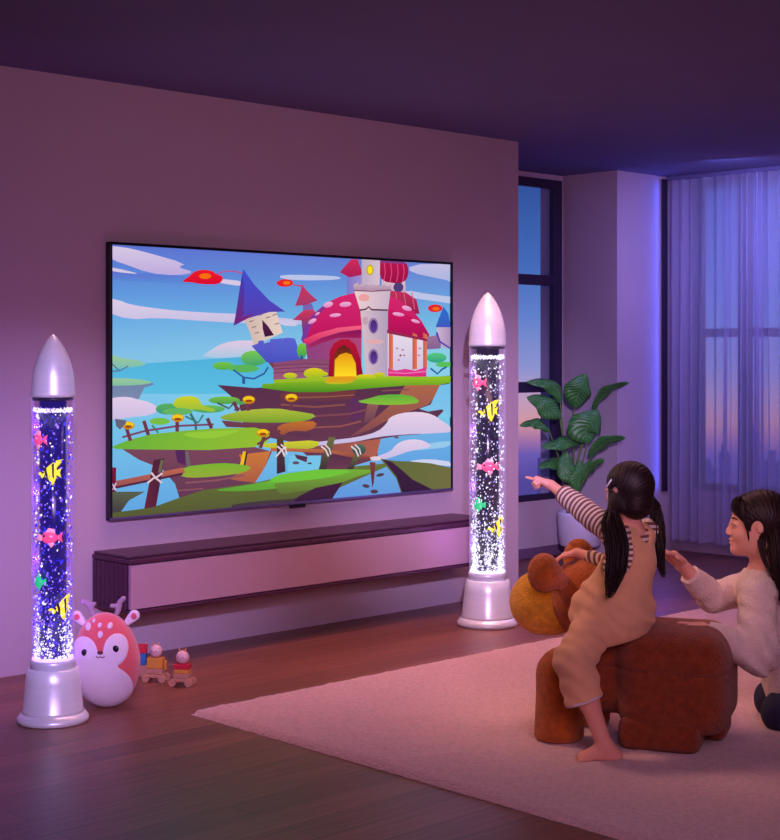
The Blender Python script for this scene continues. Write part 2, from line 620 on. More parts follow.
fr.bbox(-hw - e, hw + e, TY - YW - 0.012, TY - YW + 0.006, H - 0.001, H + e, 0.002)
fr.build('bezel', m_bezel, tv)
MB().bbox(-hw - e, hw + e, TY - YW - 0.014, TY - YW + 0.006, 0, e + 0.001, 0.002).build('bottom_bezel', m_alu, tv)
MB().bbox(-0.05, 0.05, TY - YW - 0.004, TY - YW + 0.006, -0.018, 0.002, 0.002).build('sensor_tab', m_bezel, tv)

SV, SF, SC = [], [], []
layer = [0]


def scr(px, py):
    p = on_y(px, py, TY)
    return (min(max(p.x, TX0), TX1) - tx, min(max(p.z, TZ0), TZ1) - tz)


def poly(pts, c0, c1=None, soft=0, dirv=(0, 1)):
    """one flat colour shape of the picture; optional gradient from c0 to c1 along dirv (photo axes)"""
    if soft:
        for _ in range(soft):
            q = []
            for i in range(len(pts)):
                a, b = pts[i], pts[(i + 1) % len(pts)]
                q.append((a[0] * .75 + b[0] * .25, a[1] * .75 + b[1] * .25)); q.append((a[0] * .25 + b[0] * .75, a[1] * .25 + b[1] * .75))
            pts = q
    c0 = np.array(lin(c0)); c1 = c0 if c1 is None else np.array(lin(c1))
    t = [p[0] * dirv[0] + p[1] * dirv[1] for p in pts]
    a, b = min(t), max(t)
    y = TY - YW - 0.0004 - layer[0] * 0.00003
    layer[0] += 1
    n = len(SV)
    for p, k in zip(pts, t):
        x, z = scr(*p)
        SV.append((x, y, z))
        SC.append((*(c0 + (c1 - c0) * ((k - a) / max(b - a, 1e-6))), 1.0))
    for tri in tessellate_polygon([[Vector((SV[n + i][0], SV[n + i][2], 0)) for i in range(len(pts))]]):
        i, j, k = tri
        A, B_, C_ = SV[n + i], SV[n + j], SV[n + k]
        cr = (B_[0] - A[0]) * (C_[2] - A[2]) - (B_[2] - A[2]) * (C_[0] - A[0])
        SF.append((n + i, n + j, n + k) if cr > 0 else (n + i, n + k, n + j))


def tile(ox, oy, s):
    def T(pts, c0, c1=None, soft=0, dirv=(0, 1)):
        poly([(ox + u * s, oy + v * s) for (u, v) in pts], c0, c1, soft, dirv)

    def E(u, v, ru, rv, c0, c1=None, rot=0.0, n=14):
        pts = []
        for i in range(n):
            a = 2 * PI * i / n
            x, y = ru * math.cos(a), rv * math.sin(a)
            pts.append((u + x * math.cos(rot) - y * math.sin(rot), v + x * math.sin(rot) + y * math.cos(rot)))
        T(pts, c0, c1)

    def Ln(pts, w, c0, c1=None):
        up, dn = [], []
        for i, (u, v) in enumerate(pts):
            a = pts[max(i - 1, 0)]; b = pts[min(i + 1, len(pts) - 1)]
            dx, dy = b[0] - a[0], b[1] - a[1]; l = math.hypot(dx, dy) or 1
            up.append((u - dy / l * w / 2, v + dx / l * w / 2)); dn.append((u + dy / l * w / 2, v - dx / l * w / 2))
        T(up + dn[::-1], c0, c1)
    return T, E, Ln


k3, k4 = 200 / 780, 180 / 780
# sky: a graded field, more violet in the upper left
gx, gy = 24, 20
sky_rows = [(0.0, (92, 114, 208)), (0.12, (92, 138, 218)), (0.25, (104, 168, 226)), (0.42, (132, 194, 232)), (0.62, (122, 198, 234)), (1.0, (98, 164, 226))]
n0 = len(SV)
for j in range(gy + 1):
    for i in range(gx + 1):
        u, v = i / gx, j / gy
        c = [np.interp(v, [r[0] for r in sky_rows], [lin(r[1])[k] for r in sky_rows]) for k in range(3)]
        warm = u * (1 - v) * 0.35
        c = [c[0] * (1 + warm), c[1] * (1 + warm * 0.8), c[2]]
        SV.append((-hw + 2 * hw * u, TY - YW, e + (1 - v) * (TZ1 - TZ0)))
        SC.append((*c, 1))
for j in range(gy):
    for i in range(gx):
        a = n0 + j * (gx + 1) + i
        SF.append((a + gx + 1, a + gx + 2, a + 1)); SF.append((a + gx + 1, a + 1, a))

T, E, Ln = tile(100, 230, k3)
VIO, PALE, PINKW = (104, 104, 200), (214, 200, 228), (222, 196, 222)
T([(0, 150), (160, 170), (330, 178), (460, 200), (430, 215), (200, 205), (0, 190)], (96, 110, 205), (90, 140, 215), 1)
T([(0, 60), (90, 66), (170, 84), (338, 132), (300, 145), (372, 165), (300, 178), (190, 168), (90, 130), (0, 105)], PALE, (190, 170, 222), 1)
T([(0, 140), (60, 148), (160, 172), (100, 168), (0, 155)], PALE, None, 1)
T([(0, 262), (70, 272), (120, 292), (250, 310), (400, 322), (560, 328), (800, 352), (800, 372), (530, 362), (400, 355), (220, 342), (120, 350), (0, 318)], (224, 205, 232), (196, 190, 226), 1)
T([(470, 190), (560, 200), (560, 222), (430, 200)], PALE, None, 1)
T([(390, 500), (430, 468), (480, 440), (560, 428), (660, 440), (700, 500)], (226, 200, 226), (170, 200, 228), 1)
T([(0, 528), (180, 520), (500, 498), (800, 480), (800, 640), (0, 640)], (78, 176, 218), (92, 190, 226))
T([(0, 480), (80, 498), (170, 512), (180, 530), (60, 540), (0, 545)], (160, 200, 150), (120, 190, 180), 1)
Ln([(45, 520), (60, 535), (75, 548)], 5, (90, 120, 150))
Ln([(110, 530), (80, 548), (45, 552)], 5, (90, 120, 150))
# far tree behind the leaning tower
E(480, 530, 42, 16, (120, 196, 66), (80, 170, 80)); E(600, 500, 52, 30, (120, 200, 80), (60, 160, 110)); E(560, 540, 60, 16, (90, 180, 90))
Ln([(520, 545), (560, 575), (600, 580), (640, 560), (655, 535)], 7, (50, 90, 160))
Ln([(560, 575), (560, 600)], 12, (50, 90, 160))
# red leaf pennants
Ln([(455, 172), (480, 162), (515, 160), (557, 168)], 4, (205, 60, 110))
T([(316, 203), (345, 182), (370, 160), (405, 154), (438, 160), (452, 172), (478, 180), (478, 196), (462, 212), (400, 212), (350, 203)], (238, 28, 40), (215, 10, 50), 1)
E(410, 180, 24, 11, (250, 110, 20))
Ln([(755, 215), (800, 218)], 4, (205, 60, 110))
T([(680, 207), (712, 190), (745, 194), (756, 210), (720, 223)], (225, 30, 50), None, 1); E(715, 208, 13, 6, (240, 110, 20))
# leaning tower
T([(560, 345), (685, 312), (712, 400), (600, 450), (585, 400)], (206, 180, 172), (232, 208, 196), 0, (1, 0))
for (u, v) in ((590, 355), (600, 378), (612, 400), (680, 330), (690, 365), (625, 330), (655, 340)):
    Ln([(u - 9, v + 3), (u + 9, v - 2)], 4, (150, 110, 120))
T([(632, 350), (655, 375), (678, 410), (642, 417), (634, 385)], (84, 34, 70), (60, 20, 60))
T([(558, 152), (600, 212), (660, 275), (722, 318), (660, 320), (575, 345), (520, 374), (532, 310), (546, 220)], (66, 78, 206), (88, 60, 170))
T([(520, 374), (526, 345), (560, 338), (600, 325), (575, 345)], (128, 36, 110), (100, 40, 140))
T([(555, 165), (562, 230), (560, 330), (524, 360), (542, 240)], (54, 62, 180), (110, 40, 120))
T([(590, 452), (615, 442), (618, 432), (636, 430), (640, 442), (662, 436), (664, 426), (684, 424), (688, 434), (712, 432), (714, 422), (738, 420), (760, 424), (775, 470), (800, 520), (690, 520), (650, 516)], (96, 96, 206), (72, 80, 190))
T([(655, 516), (700, 520), (790, 500), (800, 600), (710, 600), (690, 560)], (124, 60, 78), (100, 44, 70), 0, (1, 0))

T, E, Ln = tile(280, 240, k4)
T([(0, 150), (150, 152), (260, 158), (260, 172), (100, 176), (0, 168)], (186, 196, 232), None, 1)
T([(560, 110), (740, 90), (800, 90), (800, 190), (700, 170), (560, 140)], (200, 190, 226), (170, 180, 224), 1)
T([(540, 215), (640, 235), (800, 250), (800, 280), (640, 262), (540, 245)], (190, 196, 230), None, 1)
T([(60, 350), (0, 345), (0, 370), (80, 375)], (205, 200, 232), None, 1)
Ln([(52, 192), (95, 202)], 4, (200, 60, 110)); E(20, 187, 36, 16, (232, 34, 44)); E(28, 186, 16, 8, (244, 120, 20))
T([(92, 345), (140, 345), (130, 420), (98, 420)], (142, 66, 120), (120, 50, 110))
T([(97, 275), (137, 275), (148, 312), (100, 312)], (120, 100, 176))
T([(95, 196), (120, 225), (162, 262), (110, 282), (64, 286), (82, 240)], (206, 50, 90), (160, 60, 110))
T([(100, 305), (145, 302), (176, 348), (110, 350), (54, 346)], (206, 56, 96), (170, 50, 100))
# blue castle block at far left and brown steps
T([(-30, 430), (10, 425), (12, 440), (30, 440), (30, 428), (60, 426), (75, 470), (88, 522), (-30, 522)], (92, 100, 208), (74, 84, 192))
E(94, 480, 22, 34, (120, 200, 60), (60, 150, 90)); Ln([(90, 500), (98, 520)], 8, (40, 80, 150))
# towers behind the cap
T([(288, 150), (352, 150), (352, 240), (288, 240)], (120, 120, 200), (160, 140, 204), 0, (1, 0))
T([(306, 84), (335, 84), (360, 150), (300, 162), (258, 140)], (206, 44, 92), (170, 30, 84))
T([(440, 170), (540, 170), (545, 232), (440, 232)], (226, 196, 208), (196, 160, 190)); E(512, 205, 22, 22, (80, 60, 120))
T([(430, 85), (545, 92), (558, 130), (550, 170), (520, 190), (440, 180), (428, 130)], (186, 24, 80), (150, 18, 70), 1)
for u in (450, 478, 506, 532): Ln([(u, 95), (u + 5, 140), (u - 2, 182)], 4, (226, 70, 120))
T([(430, 84), (470, 84), (500, 84), (540, 86), (535, 104), (430, 98)], (130, 60, 130))
T([(468, 218), (545, 228), (590, 258), (604, 320), (560, 320), (470, 250)], (190, 50, 90), (150, 30, 80))
for u in (500, 535, 570): Ln([(u, 226), (u + 12, 300)], 4, (226, 90, 120))
# house under the cap
T([(108, 440), (250, 400), (352, 384), (352, 592), (220, 592), (118, 522)], (176, 70, 120), (140, 66, 128), 0, (-1, 0.3))
T([(-30, 532), (110, 515), (212, 518), (212, 594), (-30, 610)], (134, 72, 106), (160, 90, 128))
for v in (536, 552, 568): Ln([(-30, v + 8), (110, v), (212, v + 4)], 3, (104, 50, 92))
T([(462, 388), (560, 412), (640, 428), (632, 594), (462, 594)], (232, 220, 236), (206, 190, 222))
# mushroom cap
T([(90, 432), (104, 380), (142, 322), (200, 272), (260, 244), (330, 228), (460, 232), (520, 262), (575, 306), (612, 352), (646, 410), (640, 430), (600, 428), (540, 412), (470, 390), (352, 384), (260, 396), (180, 420), (124, 450), (100, 448)],
  (214, 40, 110), (186, 18, 92))
T([(90, 432), (104, 380), (142, 322), (200, 272), (230, 262), (170, 320), (130, 380), (110, 430), (100, 448)], (150, 40, 130), (110, 60, 160))
T([(470, 300), (560, 330), (620, 370), (646, 410), (640, 430), (600, 428), (540, 412), (470, 390)], (206, 24, 96), (170, 16, 84))
T([(102, 446), (124, 450), (180, 422), (260, 398), (352, 386), (352, 370), (250, 380), (160, 404), (100, 432)], (244, 96, 130), (214, 40, 100))
T([(124, 452), (180, 424), (260, 400), (352, 388), (352, 424), (250, 424), (180, 446), (120, 470)], (140, 20, 84), (170, 40, 100))
for (u, v, a, b, r) in ((207, 280, 22, 12, -.3), (282, 279, 26, 11, -.1), (238, 326, 25, 8, -.1), (138, 352, 20, 9, -.5), (548, 296, 22, 10, .3), (512, 322, 26, 8, .15), (586, 352, 20, 7, .3), (160, 320, 12, 5, -.6)):
    E(u, v, a, b, (240, 180, 220), (220, 130, 190), r)
# arched door
T([(208, 594), (214, 480), (232, 448), (262, 430), (296, 430), (326, 454), (348, 520), (360, 594)], (184, 22, 54), (150, 14, 50), 0)
T([(228, 594), (232, 500), (250, 468), (275, 454), (304, 474), (326, 530), (334, 594)], (96, 30, 30), (160, 70, 20))
T([(234, 594), (236, 520), (258, 496), (285, 488), (308, 496), (326, 534), (330, 594)], (232, 150, 20), (255, 222, 40))
# central tower
T([(352, 84), (432, 84), (430, 196), (352, 196)], (190, 170, 196), (214, 192, 208), 0, (1, 0))
T([(346, 300), (466, 300), (464, 590), (372, 590)], (214, 190, 200), (178, 158, 190), 0, (1, 0))
T([(318, 216), (478, 214), (466, 306), (346, 306)], (236, 206, 208), (200, 178, 200), 0, (1, 0))
T([(316, 194), (336, 184), (340, 196), (360, 186), (372, 200), (400, 190), (430, 200), (452, 188), (462, 200), (480, 192), (480, 218), (318, 218)], (206, 176, 190), (176, 140, 170))
Ln([(318, 219), (398, 222), (480, 217)], 5, (130, 70, 100)); Ln([(344, 304), (370, 300), (382, 290), (395, 302), (465, 304)], 7, (96, 50, 80))
E(362, 250, 24, 16, (236, 160, 160)); E(408, 440, 40, 10, (226, 170, 176)); E(368, 350, 14, 18, (196, 160, 180))
E(388, 130, 16, 24, (190, 170, 60)); E(388, 130, 10, 17, (250, 226, 30))
for v in (372, 506): E(403, v, 22, 35, (150, 116, 170)); E(404, v + 2, 15, 28, (70, 40, 110), (96, 60, 150))
# panels, pillars, pink base
for (a, b) in ((470, 488), (572, 592), (618, 636)): T([(a, 400), (b, 412), (b, 560), (a, 560)], (196, 90, 70), (226, 120, 90), 0, (1, 0))
T([(462, 388), (560, 412), (642, 430), (640, 440), (560, 424), (462, 404)], (150, 40, 80))
for (u, v) in ((506, 470), (530, 476), (512, 520), (536, 500), (600, 500), (604, 470)): E(u, v, 6, 4, (190, 130, 150))
T([(514, 500), (520, 494), (526, 502), (520, 506)], (150, 80, 110))
T([(466, 556), (500, 566), (540, 558), (585, 566), (632, 550), (632, 594), (466, 594)], (226, 66, 150), (214, 40, 120))
Ln([(470, 574), (540, 578), (630, 570)], 4, (250, 130, 190))
# little blue turret at the right edge
T([(636, 420), (676, 412), (700, 405), (694, 470), (634, 474)], (160, 116, 150), (130, 96, 150))
T([(676, 376), (740, 372), (740, 472), (700, 466), (684, 420)], (206, 180, 210), (170, 140, 186), 0, (1, 0))
T([(706, 288), (728, 320), (745, 378), (672, 378), (690, 330)], (44, 112, 204), (60, 90, 190))
Ln([(676, 400), (690, 440), (740, 470)], 9, (90, 70, 170)); E(670, 296, 32, 17, (226, 34, 52)); E(674, 298, 16, 8, (240, 110, 20))
# trees at right
E(676, 510, 44, 22, (90, 200, 130), (50, 160, 130)); E(712, 540, 40, 12, (90, 190, 90)); Ln([(650, 556), (680, 580), (700, 560), (720, 550)], 8, (40, 100, 160))
# ground strip and bushes
T([(-30, 606), (210, 592), (460, 590), (640, 594), (760, 588), (760, 620), (640, 634), (300, 660), (-30, 668)], (170, 196, 40), (84, 160, 40), 0)
T([(200, 592), (340, 590), (380, 606), (300, 624), (210, 612)], (236, 150, 30), (190, 180, 40), 1)
for (u, v, a, b) in ((42, 588, 30, 13), (146, 578, 46, 24), (190, 580, 16, 9), (370, 594, 44, 13), (428, 584, 26, 10)): E(u, v, a, b, (226, 206, 30), (150, 190, 40))

T, E, Ln = tile(100, 370, k3)
T([(0, 50), (200, 48), (210, 56), (170, 70), (150, 112), (120, 130), (0, 120)], (110, 130, 168), (126, 140, 176))
T([(0, 30), (140, 34), (215, 48), (150, 60), (0, 62)], (156, 200, 156), (130, 190, 160), 1)
T([(0, 118), (60, 106), (110, 104), (150, 116), (190, 124), (232, 150), (200, 176), (100, 186), (60, 196), (0, 190)], (226, 204, 232), (206, 190, 228), 1)
# big floating island under the house: rock first, grass on top
T([(455, 58), (600, 70), (1500, 20), (1510, 60), (1400, 130), (1240, 260), (1130, 330), (1000, 370), (880, 400), (800, 330), (740, 280), (650, 262), (560, 220), (540, 130), (490, 86)], (86, 46, 74), (110, 60, 84), 0)
T, E, Ln = tile(280, 370, k4)
T([(300, 120), (360, 130), (350, 210), (300, 225)], (96, 48, 92)); T([(380, 130), (430, 140), (400, 220), (360, 230)], (150, 96, 90), (110, 64, 84))
T([(540, 66), (700, 56), (668, 120), (640, 150), (560, 180), (470, 215), (380, 262), (300, 290), (420, 200), (500, 130)], (176, 104, 76), (130, 72, 80), 0)
T([(0, 100), (180, 92), (330, 90), (300, 130), (120, 140), (0, 150)], (118, 58, 60), (92, 50, 76))
for (p, w, c) in (([(0, 150), (150, 160), (280, 150)], 8, (140, 80, 76)), ([(150, 200), (300, 190), (380, 170)], 8, (128, 70, 84)), ([(120, 250), (260, 244), (350, 222)], 7, (150, 84, 80)), ([(60, 120), (200, 116), (320, 108)], 5, (150, 90, 70)), ([(440, 90), (560, 84)], 6, (130, 80, 80))):
    Ln(p, w, c)
T([(-80, 60), (100, 52), (320, 40), (560, 30), (760, 26), (760, 54), (690, 64), (560, 66), (400, 78), (200, 96), (60, 96), (-80, 78)], (150, 196, 40), (70, 140, 36), 0)
T([(180, 40), (330, 40), (300, 60), (200, 62)], (230, 150, 30), (190, 190, 40), 1)
T([(320, 138), (380, 124), (440, 106), (560, 106), (612, 140), (540, 150), (430, 152)], (90, 176, 60), (140, 190, 60), 1)
T([(730, 60), (760, 50), (760, 205), (700, 170), (640, 180), (600, 168), (650, 150), (690, 66)], (112, 190, 232), (130, 196, 236))
# clouds at the right
T([(420, 268), (460, 232), (470, 206), (520, 186), (600, 180), (660, 192), (700, 222), (745, 250), (760, 270), (640, 275), (520, 280), (420, 290), (320, 312), (200, 324), (90, 336), (60, 326), (200, 306), (330, 292)], (232, 208, 232), (196, 184, 226), 1)
T([(420, 300), (520, 284), (760, 268), (760, 420), (620, 400), (420, 390)], (112, 176, 228), (96, 160, 226))
T([(500, 340), (760, 300), (760, 330), (560, 352)], (150, 200, 236), None, 1)
T([(380, 388), (440, 366), (480, 350), (500, 322), (540, 302), (600, 300), (640, 316), (656, 334), (560, 350), (500, 372), (420, 396)], (226, 206, 232), (196, 186, 228), 1)
T([(540, 396), (640, 384), (760, 400), (760, 420), (620, 404)], (206, 210, 238), None, 1)
E(502, 292, 11, 5, (110, 90, 120))
# brown rock at mid and water gaps
T([(130, 334), (260, 318), (434, 298), (412, 384), (330, 380), (220, 352), (0, 345)], (120, 62, 76), (176, 96, 80), 0, (1, 0))
T([(40, 372), (176, 370), (168, 434), (30, 440)], (118, 196, 232)); T([(60, 365), (116, 376), (112, 400), (70, 384)], (90, 50, 76))
T([(222, 560), (270, 490), (340, 440), (420, 396), (452, 394), (500, 460), (530, 530), (400, 560)], (112, 170, 226), (96, 150, 220))
E(66, 402, 15, 7, (96, 80, 100))

T, E, Ln = tile(100, 370, k3)
# trees on the near island
E(482, 118, 62, 15, (120, 190, 60), (80, 160, 80)); E(540, 128, 30, 7, (80, 160, 90))
Ln([(455, 128), (500, 150), (520, 128)], 7, (70, 90, 70))
Ln([(350, 170), (370, 205), (372, 240)], 10, (60, 110, 110)); Ln([(400, 175), (380, 205), (330, 180)], 7, (60, 120, 110))
E(262, 152, 48, 22, (90, 176, 90), (60, 150, 120)); E(420, 152, 66, 15, (110, 190, 80), (70, 160, 100))
T([(280, 130), (300, 106), (350, 100), (384, 110), (396, 140), (450, 152), (440, 166), (380, 152), (330, 156), (290, 146)], (206, 206, 40), (150, 190, 60), 1)
E(230, 200, 40, 14, (120, 190, 70)); Ln([(200, 215), (225, 245)], 8, (60, 150, 100)); E(300, 162, 60, 14, (100, 180, 100))
# middle ledges
T([(470, 196), (560, 205), (820, 196), (820, 262), (700, 250), (600, 226), (490, 222)], (116, 64, 84), (90, 50, 76))
T([(460, 180), (560, 156), (680, 148), (760, 160), (850, 175), (800, 200), (700, 206), (560, 204), (480, 196)], (176, 190, 60), (120, 160, 50), 1)
T([(690, 216), (760, 200), (850, 200), (820, 240), (740, 236), (710, 256), (690, 240)], (196, 110, 50), (150, 80, 60), 1)
# near island
T([(80, 306), (300, 306), (600, 300), (668, 318), (640, 380), (600, 442), (530, 452), (450, 482), (308, 502), (290, 444), (240, 386), (150, 350)], (122, 70, 92), (100, 56, 84))
T([(540, 330), (662, 316), (640, 380), (602, 440), (540, 432), (500, 424), (560, 390)], (206, 120, 60), (170, 90, 70))
T([(290, 312), (330, 312), (330, 372), (300, 360)], (84, 40, 90)); Ln([(330, 440), (450, 430), (560, 410)], 7, (140, 84, 96)); Ln([(300, 470), (400, 462)], 5, (140, 84, 96))
T([(36, 300), (110, 272), (200, 250), (330, 236), (440, 228), (600, 224), (660, 240), (650, 282), (600, 300), (420, 312), (200, 310), (60, 308)], (104, 178, 60), (150, 190, 50), 0, (1, 1))
T([(300, 246), (460, 236), (560, 232), (470, 262), (380, 270)], (150, 200, 60), None, 1)
T([(600, 290), (700, 282), (850, 272), (850, 300), (760, 316), (660, 306)], (214, 206, 50), (170, 180, 60), 1)
Ln([(335, 318), (345, 380)], 14, (110, 100, 100)); Ln([(562, 318), (550, 370)], 14, (240, 190, 30)); Ln([(570, 320), (560, 372)], 7, (60, 40, 60))
T([(306, 402), (330, 376), (420, 366), (500, 362), (596, 376), (560, 400), (480, 412), (380, 420), (320, 418)], (120, 180, 50), (150, 170, 60), 1)
# back fences with yellow lamps
BRN = (110, 56, 76)
Ln([(84, 262), (170, 238), (300, 218), (440, 212)], 8, (120, 70, 100))
for (a, b, c, d) in ((100, 225, 116, 276), (168, 198, 186, 254), (298, 196, 298, 240), (416, 188, 432, 228), (518, 124, 536, 160), (568, 130, 578, 158), (744, 120, 740, 158), (640, 250, 622, 304), (684, 218, 676, 242)):
    Ln([(a, b), (c, d)], 14, BRN)
Ln([(520, 156), (600, 130)], 7, BRN); Ln([(610, 290), (700, 236)], 9, BRN)
for (u, v) in ((107, 216), (300, 187), (577, 116), (743, 108), (632, 245)):
    E(u, v, 25, 16, (206, 130, 20)); E(u, v - 3, 22, 11, (244, 200, 30)); E(u, v + 4, 14, 5, (150, 70, 30))
T([(55, 190), (100, 196), (96, 212), (75, 232), (60, 220)], (104, 100, 124))
# foreground fence
T([(36, 440), (60, 432), (320, 380), (330, 400), (60, 456), (36, 462)], (190, 100, 80), (150, 80, 80)); Ln([(36, 462), (320, 404)], 9, (84, 40, 70))
T([(206, 350), (248, 345), (214, 540), (168, 545)], (104, 40, 60), (70, 30, 60), 0, (1, 0)); Ln([(240, 350), (228, 400)], 12, (110, 100, 80))
T([(36, 380), (60, 380), (58, 540), (36, 550)], (130, 20, 60), (80, 20, 60))
Ln([(36, 440), (58, 468)], 9, (214, 190, 224)); Ln([(36, 472), (60, 440)], 6, (214, 190, 224))
Ln([(182, 440), (210, 418), (238, 440)], 8, (224, 196, 210)); Ln([(196, 400), (214, 420), (240, 402)], 8, (224, 196, 210))
# bottom hills
T([(0, 478), (100, 474), (172, 474), (110, 508), (76, 556), (50, 600), (0, 600)], (90, 96, 76), (60, 44, 66))
T([(30, 575), (45, 556), (200, 536), (300, 500), (400, 468), (600, 440), (720, 412), (820, 392), (1150, 360), (820, 560), (600, 600), (30, 620)], (104, 116, 54), (84, 84, 54), 0)
T([(430, 470), (520, 456), (620, 440), (740, 410), (820, 396), (820, 440), (700, 460), (560, 474)], (110, 190, 60), (96, 160, 56), 1)
T([(480, 530), (600, 512), (780, 500), (860, 470), (860, 540), (600, 560)], (70, 56, 66), None, 1)

T, E, Ln = tile(280, 370, k4)
T([(430, 384), (500, 394), (560, 396), (650, 404), (760, 422), (760, 560), (520, 560), (500, 470)], (96, 106, 60), (112, 110, 66), 0, (1, 0))
T([(440, 386), (480, 398), (520, 430), (570, 474), (650, 514), (660, 560), (524, 560), (500, 460)], (66, 34, 66), (54, 30, 60))
# bridge with ropes
T([(-45, 337), (0, 338), (200, 344), (384, 374), (384, 388), (300, 380), (200, 360), (0, 352), (-45, 352)], (196, 112, 70), (120, 56, 66))
T([(205, 358), (300, 378), (330, 385), (300, 436), (200, 434)], (84, 46, 76), (110, 60, 80))
for q in ([(208, 290), (236, 292), (196, 434), (162, 434)], [(326, 352), (352, 358), (310, 434), (286, 430)]): T(q, (110, 110, 66), (60, 40, 60), 0)
T([(-18, 292), (10, 288), (20, 440), (-18, 450)], (90, 60, 60), (60, 40, 60)); E(338, 345, 30, 24, (80, 110, 90), (50, 70, 76))
for u in (0, 190, 320):
    Ln([(u - 16, 330), (u + 4, 346), (u + 16, 374)], 7, (228, 206, 214)); Ln([(u, 322), (u + 20, 342), (u + 26, 366)], 6, (228, 206, 214))
Ln([(-22, 376), (0, 350), (22, 332)], 7, (228, 206, 214))
T([(0, 452), (160, 430), (300, 430), (390, 432), (396, 442), (330, 462), (250, 492), (120, 520), (0, 540), (-30, 500)], (118, 176, 60), (96, 108, 54), 0)
T([(-45, 470), (0, 450), (160, 430), (330, 434), (200, 468), (60, 482), (-45, 490)], (112, 196, 60), None, 1)
T([(80, 545), (150, 510), (268, 486), (222, 560), (60, 590), (60, 560)], (70, 34, 66), (56, 30, 60))
T([(384, 398), (410, 400), (402, 490), (396, 510), (392, 480)], (130, 60, 66), (84, 44, 70)); E(410, 382, 24, 8, (228, 206, 214))
for (u, v, a, b, r) in ((430, 454, 18, 7, -.2), (368, 502, 16, 8, .2), (404, 526, 17, 9, 0), (124, 404, 10, 4, 0)): E(u, v, a, b, (100, 70, 86), (70, 46, 70), r)

sc_o = mesh('screen', SV, SF, attr_emit('screen_picture', 1.0), tv)
ca = sc_o.data.color_attributes.new('Col', 'FLOAT_COLOR', 'POINT')
ca.data.foreach_set('color', np.array(SC, np.float32).ravel())

# ================================================================== MEDIA CONSOLE
CX0, CX1, CYF, CZ0, CZ1 = 3.656, 5.98, 5.447, 0.252, 0.497
mc = empty('media_console', ((CX0 + CX1) / 2, YW - 0.15, CZ0), label='long wall-hung media console with pale front panel under the television', cat='media console')
ox, oy = mc.location.x, mc.location.y
m_cons = mat('dark_plum_lacquer', (74, 38, 62), 0.4, var=0.08, stretch=(1, 12, 12), vscale=3)
m_pan = mat('pale_rose_panel', (178, 142, 152), 0.5, var=0.03, vscale=4)
x0, x1, yf, yb = CX0 - ox, CX1 - ox, CYF - oy, YW - oy - 0.001
hh = CZ1 - CZ0
MB().bbox(x0 + 0.02, x1 - 0.02, yf + 0.02, yb, 0.012, hh - 0.03, 0.003).build('carcass', m_cons, mc)
MB().bbox(x0, x1, yf, yb, hh - 0.032, hh - 0.012, 0.004).bbox(x0 + 0.01, x1 - 0.01, yf + 0.03, yb, hh - 0.012, hh, 0.004).build('top_slab', m_cons, mc)
MB().bbox(x0, x1, yf, yb, 0, 0.014, 0.003).build('bottom_slab', m_cons, mc)
MB().bbox(x0 + 0.006, x1 - 0.006, yf + 0.002, yf + 0.022, 0.018, hh - 0.036, 0.002).build('drawer_front', m_pan, mc)
g = MB()
for k in range(8):
    y = yf + 0.03 + k * 0.034
    g.bbox(x0 - 0.004, x0 + 0.021, y, y + 0.024, 0.014, hh - 0.034, 0.004)
g.build('fluted_side_panel', m_cons, mc)

# ================================================================== RUG
RX0, RX1, RYE = 3.40, 7.3, 4.66
rug = MB()
def rug_mesh():
    n, m_ = 200, 190
    V, F = [], []
    x0, x1, y0, y1 = RX0, RX1, 1.2, RYE
    for j in range(m_ + 1):
        for i in range(n + 1):
            x = x0 + (x1 - x0) * i / n; y = y0 + (y1 - y0) * j / m_
            d = min(x - x0, x1 - x, y - y0, y1 - y)
            h = 0.022 * min(1.0, math.sqrt(max(d, 0) / 0.03)) if d < 0.03 else 0.022
            h += 0.0035 * noise.noise(Vector((x * 14, y * 14, 0))) + 0.003 * noise.noise(Vector((x * 40, y * 40, 3)))
            ex = 0.006 * noise.noise(Vector((x * 20, y * 20, 7))) if d < 0.02 else 0
            V.append((x + ex, y + ex, max(h if d > 1e-6 else 0.001, 0.001)))
    for j in range(m_):
        for i in range(n):
            a = j * (n + 1) + i
            F.append((a, a + 1, a + n + 2, a + n + 1))
    return V, F
V, F = rug_mesh()
cx, cy = (RX0 + RX1) / 2, 2.9
m_rug = mat('shaggy_pink_pile', (222, 180, 178), 0.95, var=0.12, vscale=60, bump=1.0, bscale=110, spec=0.1, sheen=0.4)
ro = mesh('pile_rug', [(x - cx, y - cy, z) for x, y, z in V], F, m_rug, None, True, (cx, cy, 0.0))
tag(ro, 'pale pink shaggy rug covering the floor under the bear seat', 'rug')
# ================================================================== BUBBLE LAMPS
m_silver = mat('brushed_silver', (250, 253, 255), 0.3, metal=0.2, spec=0.8, var=0.04, stretch=(1, 1, 20), vscale=6, bump=0.02, bscale=60)
m_collar = mat('satin_silver_collar', (228, 230, 240), 0.35, metal=0.2)


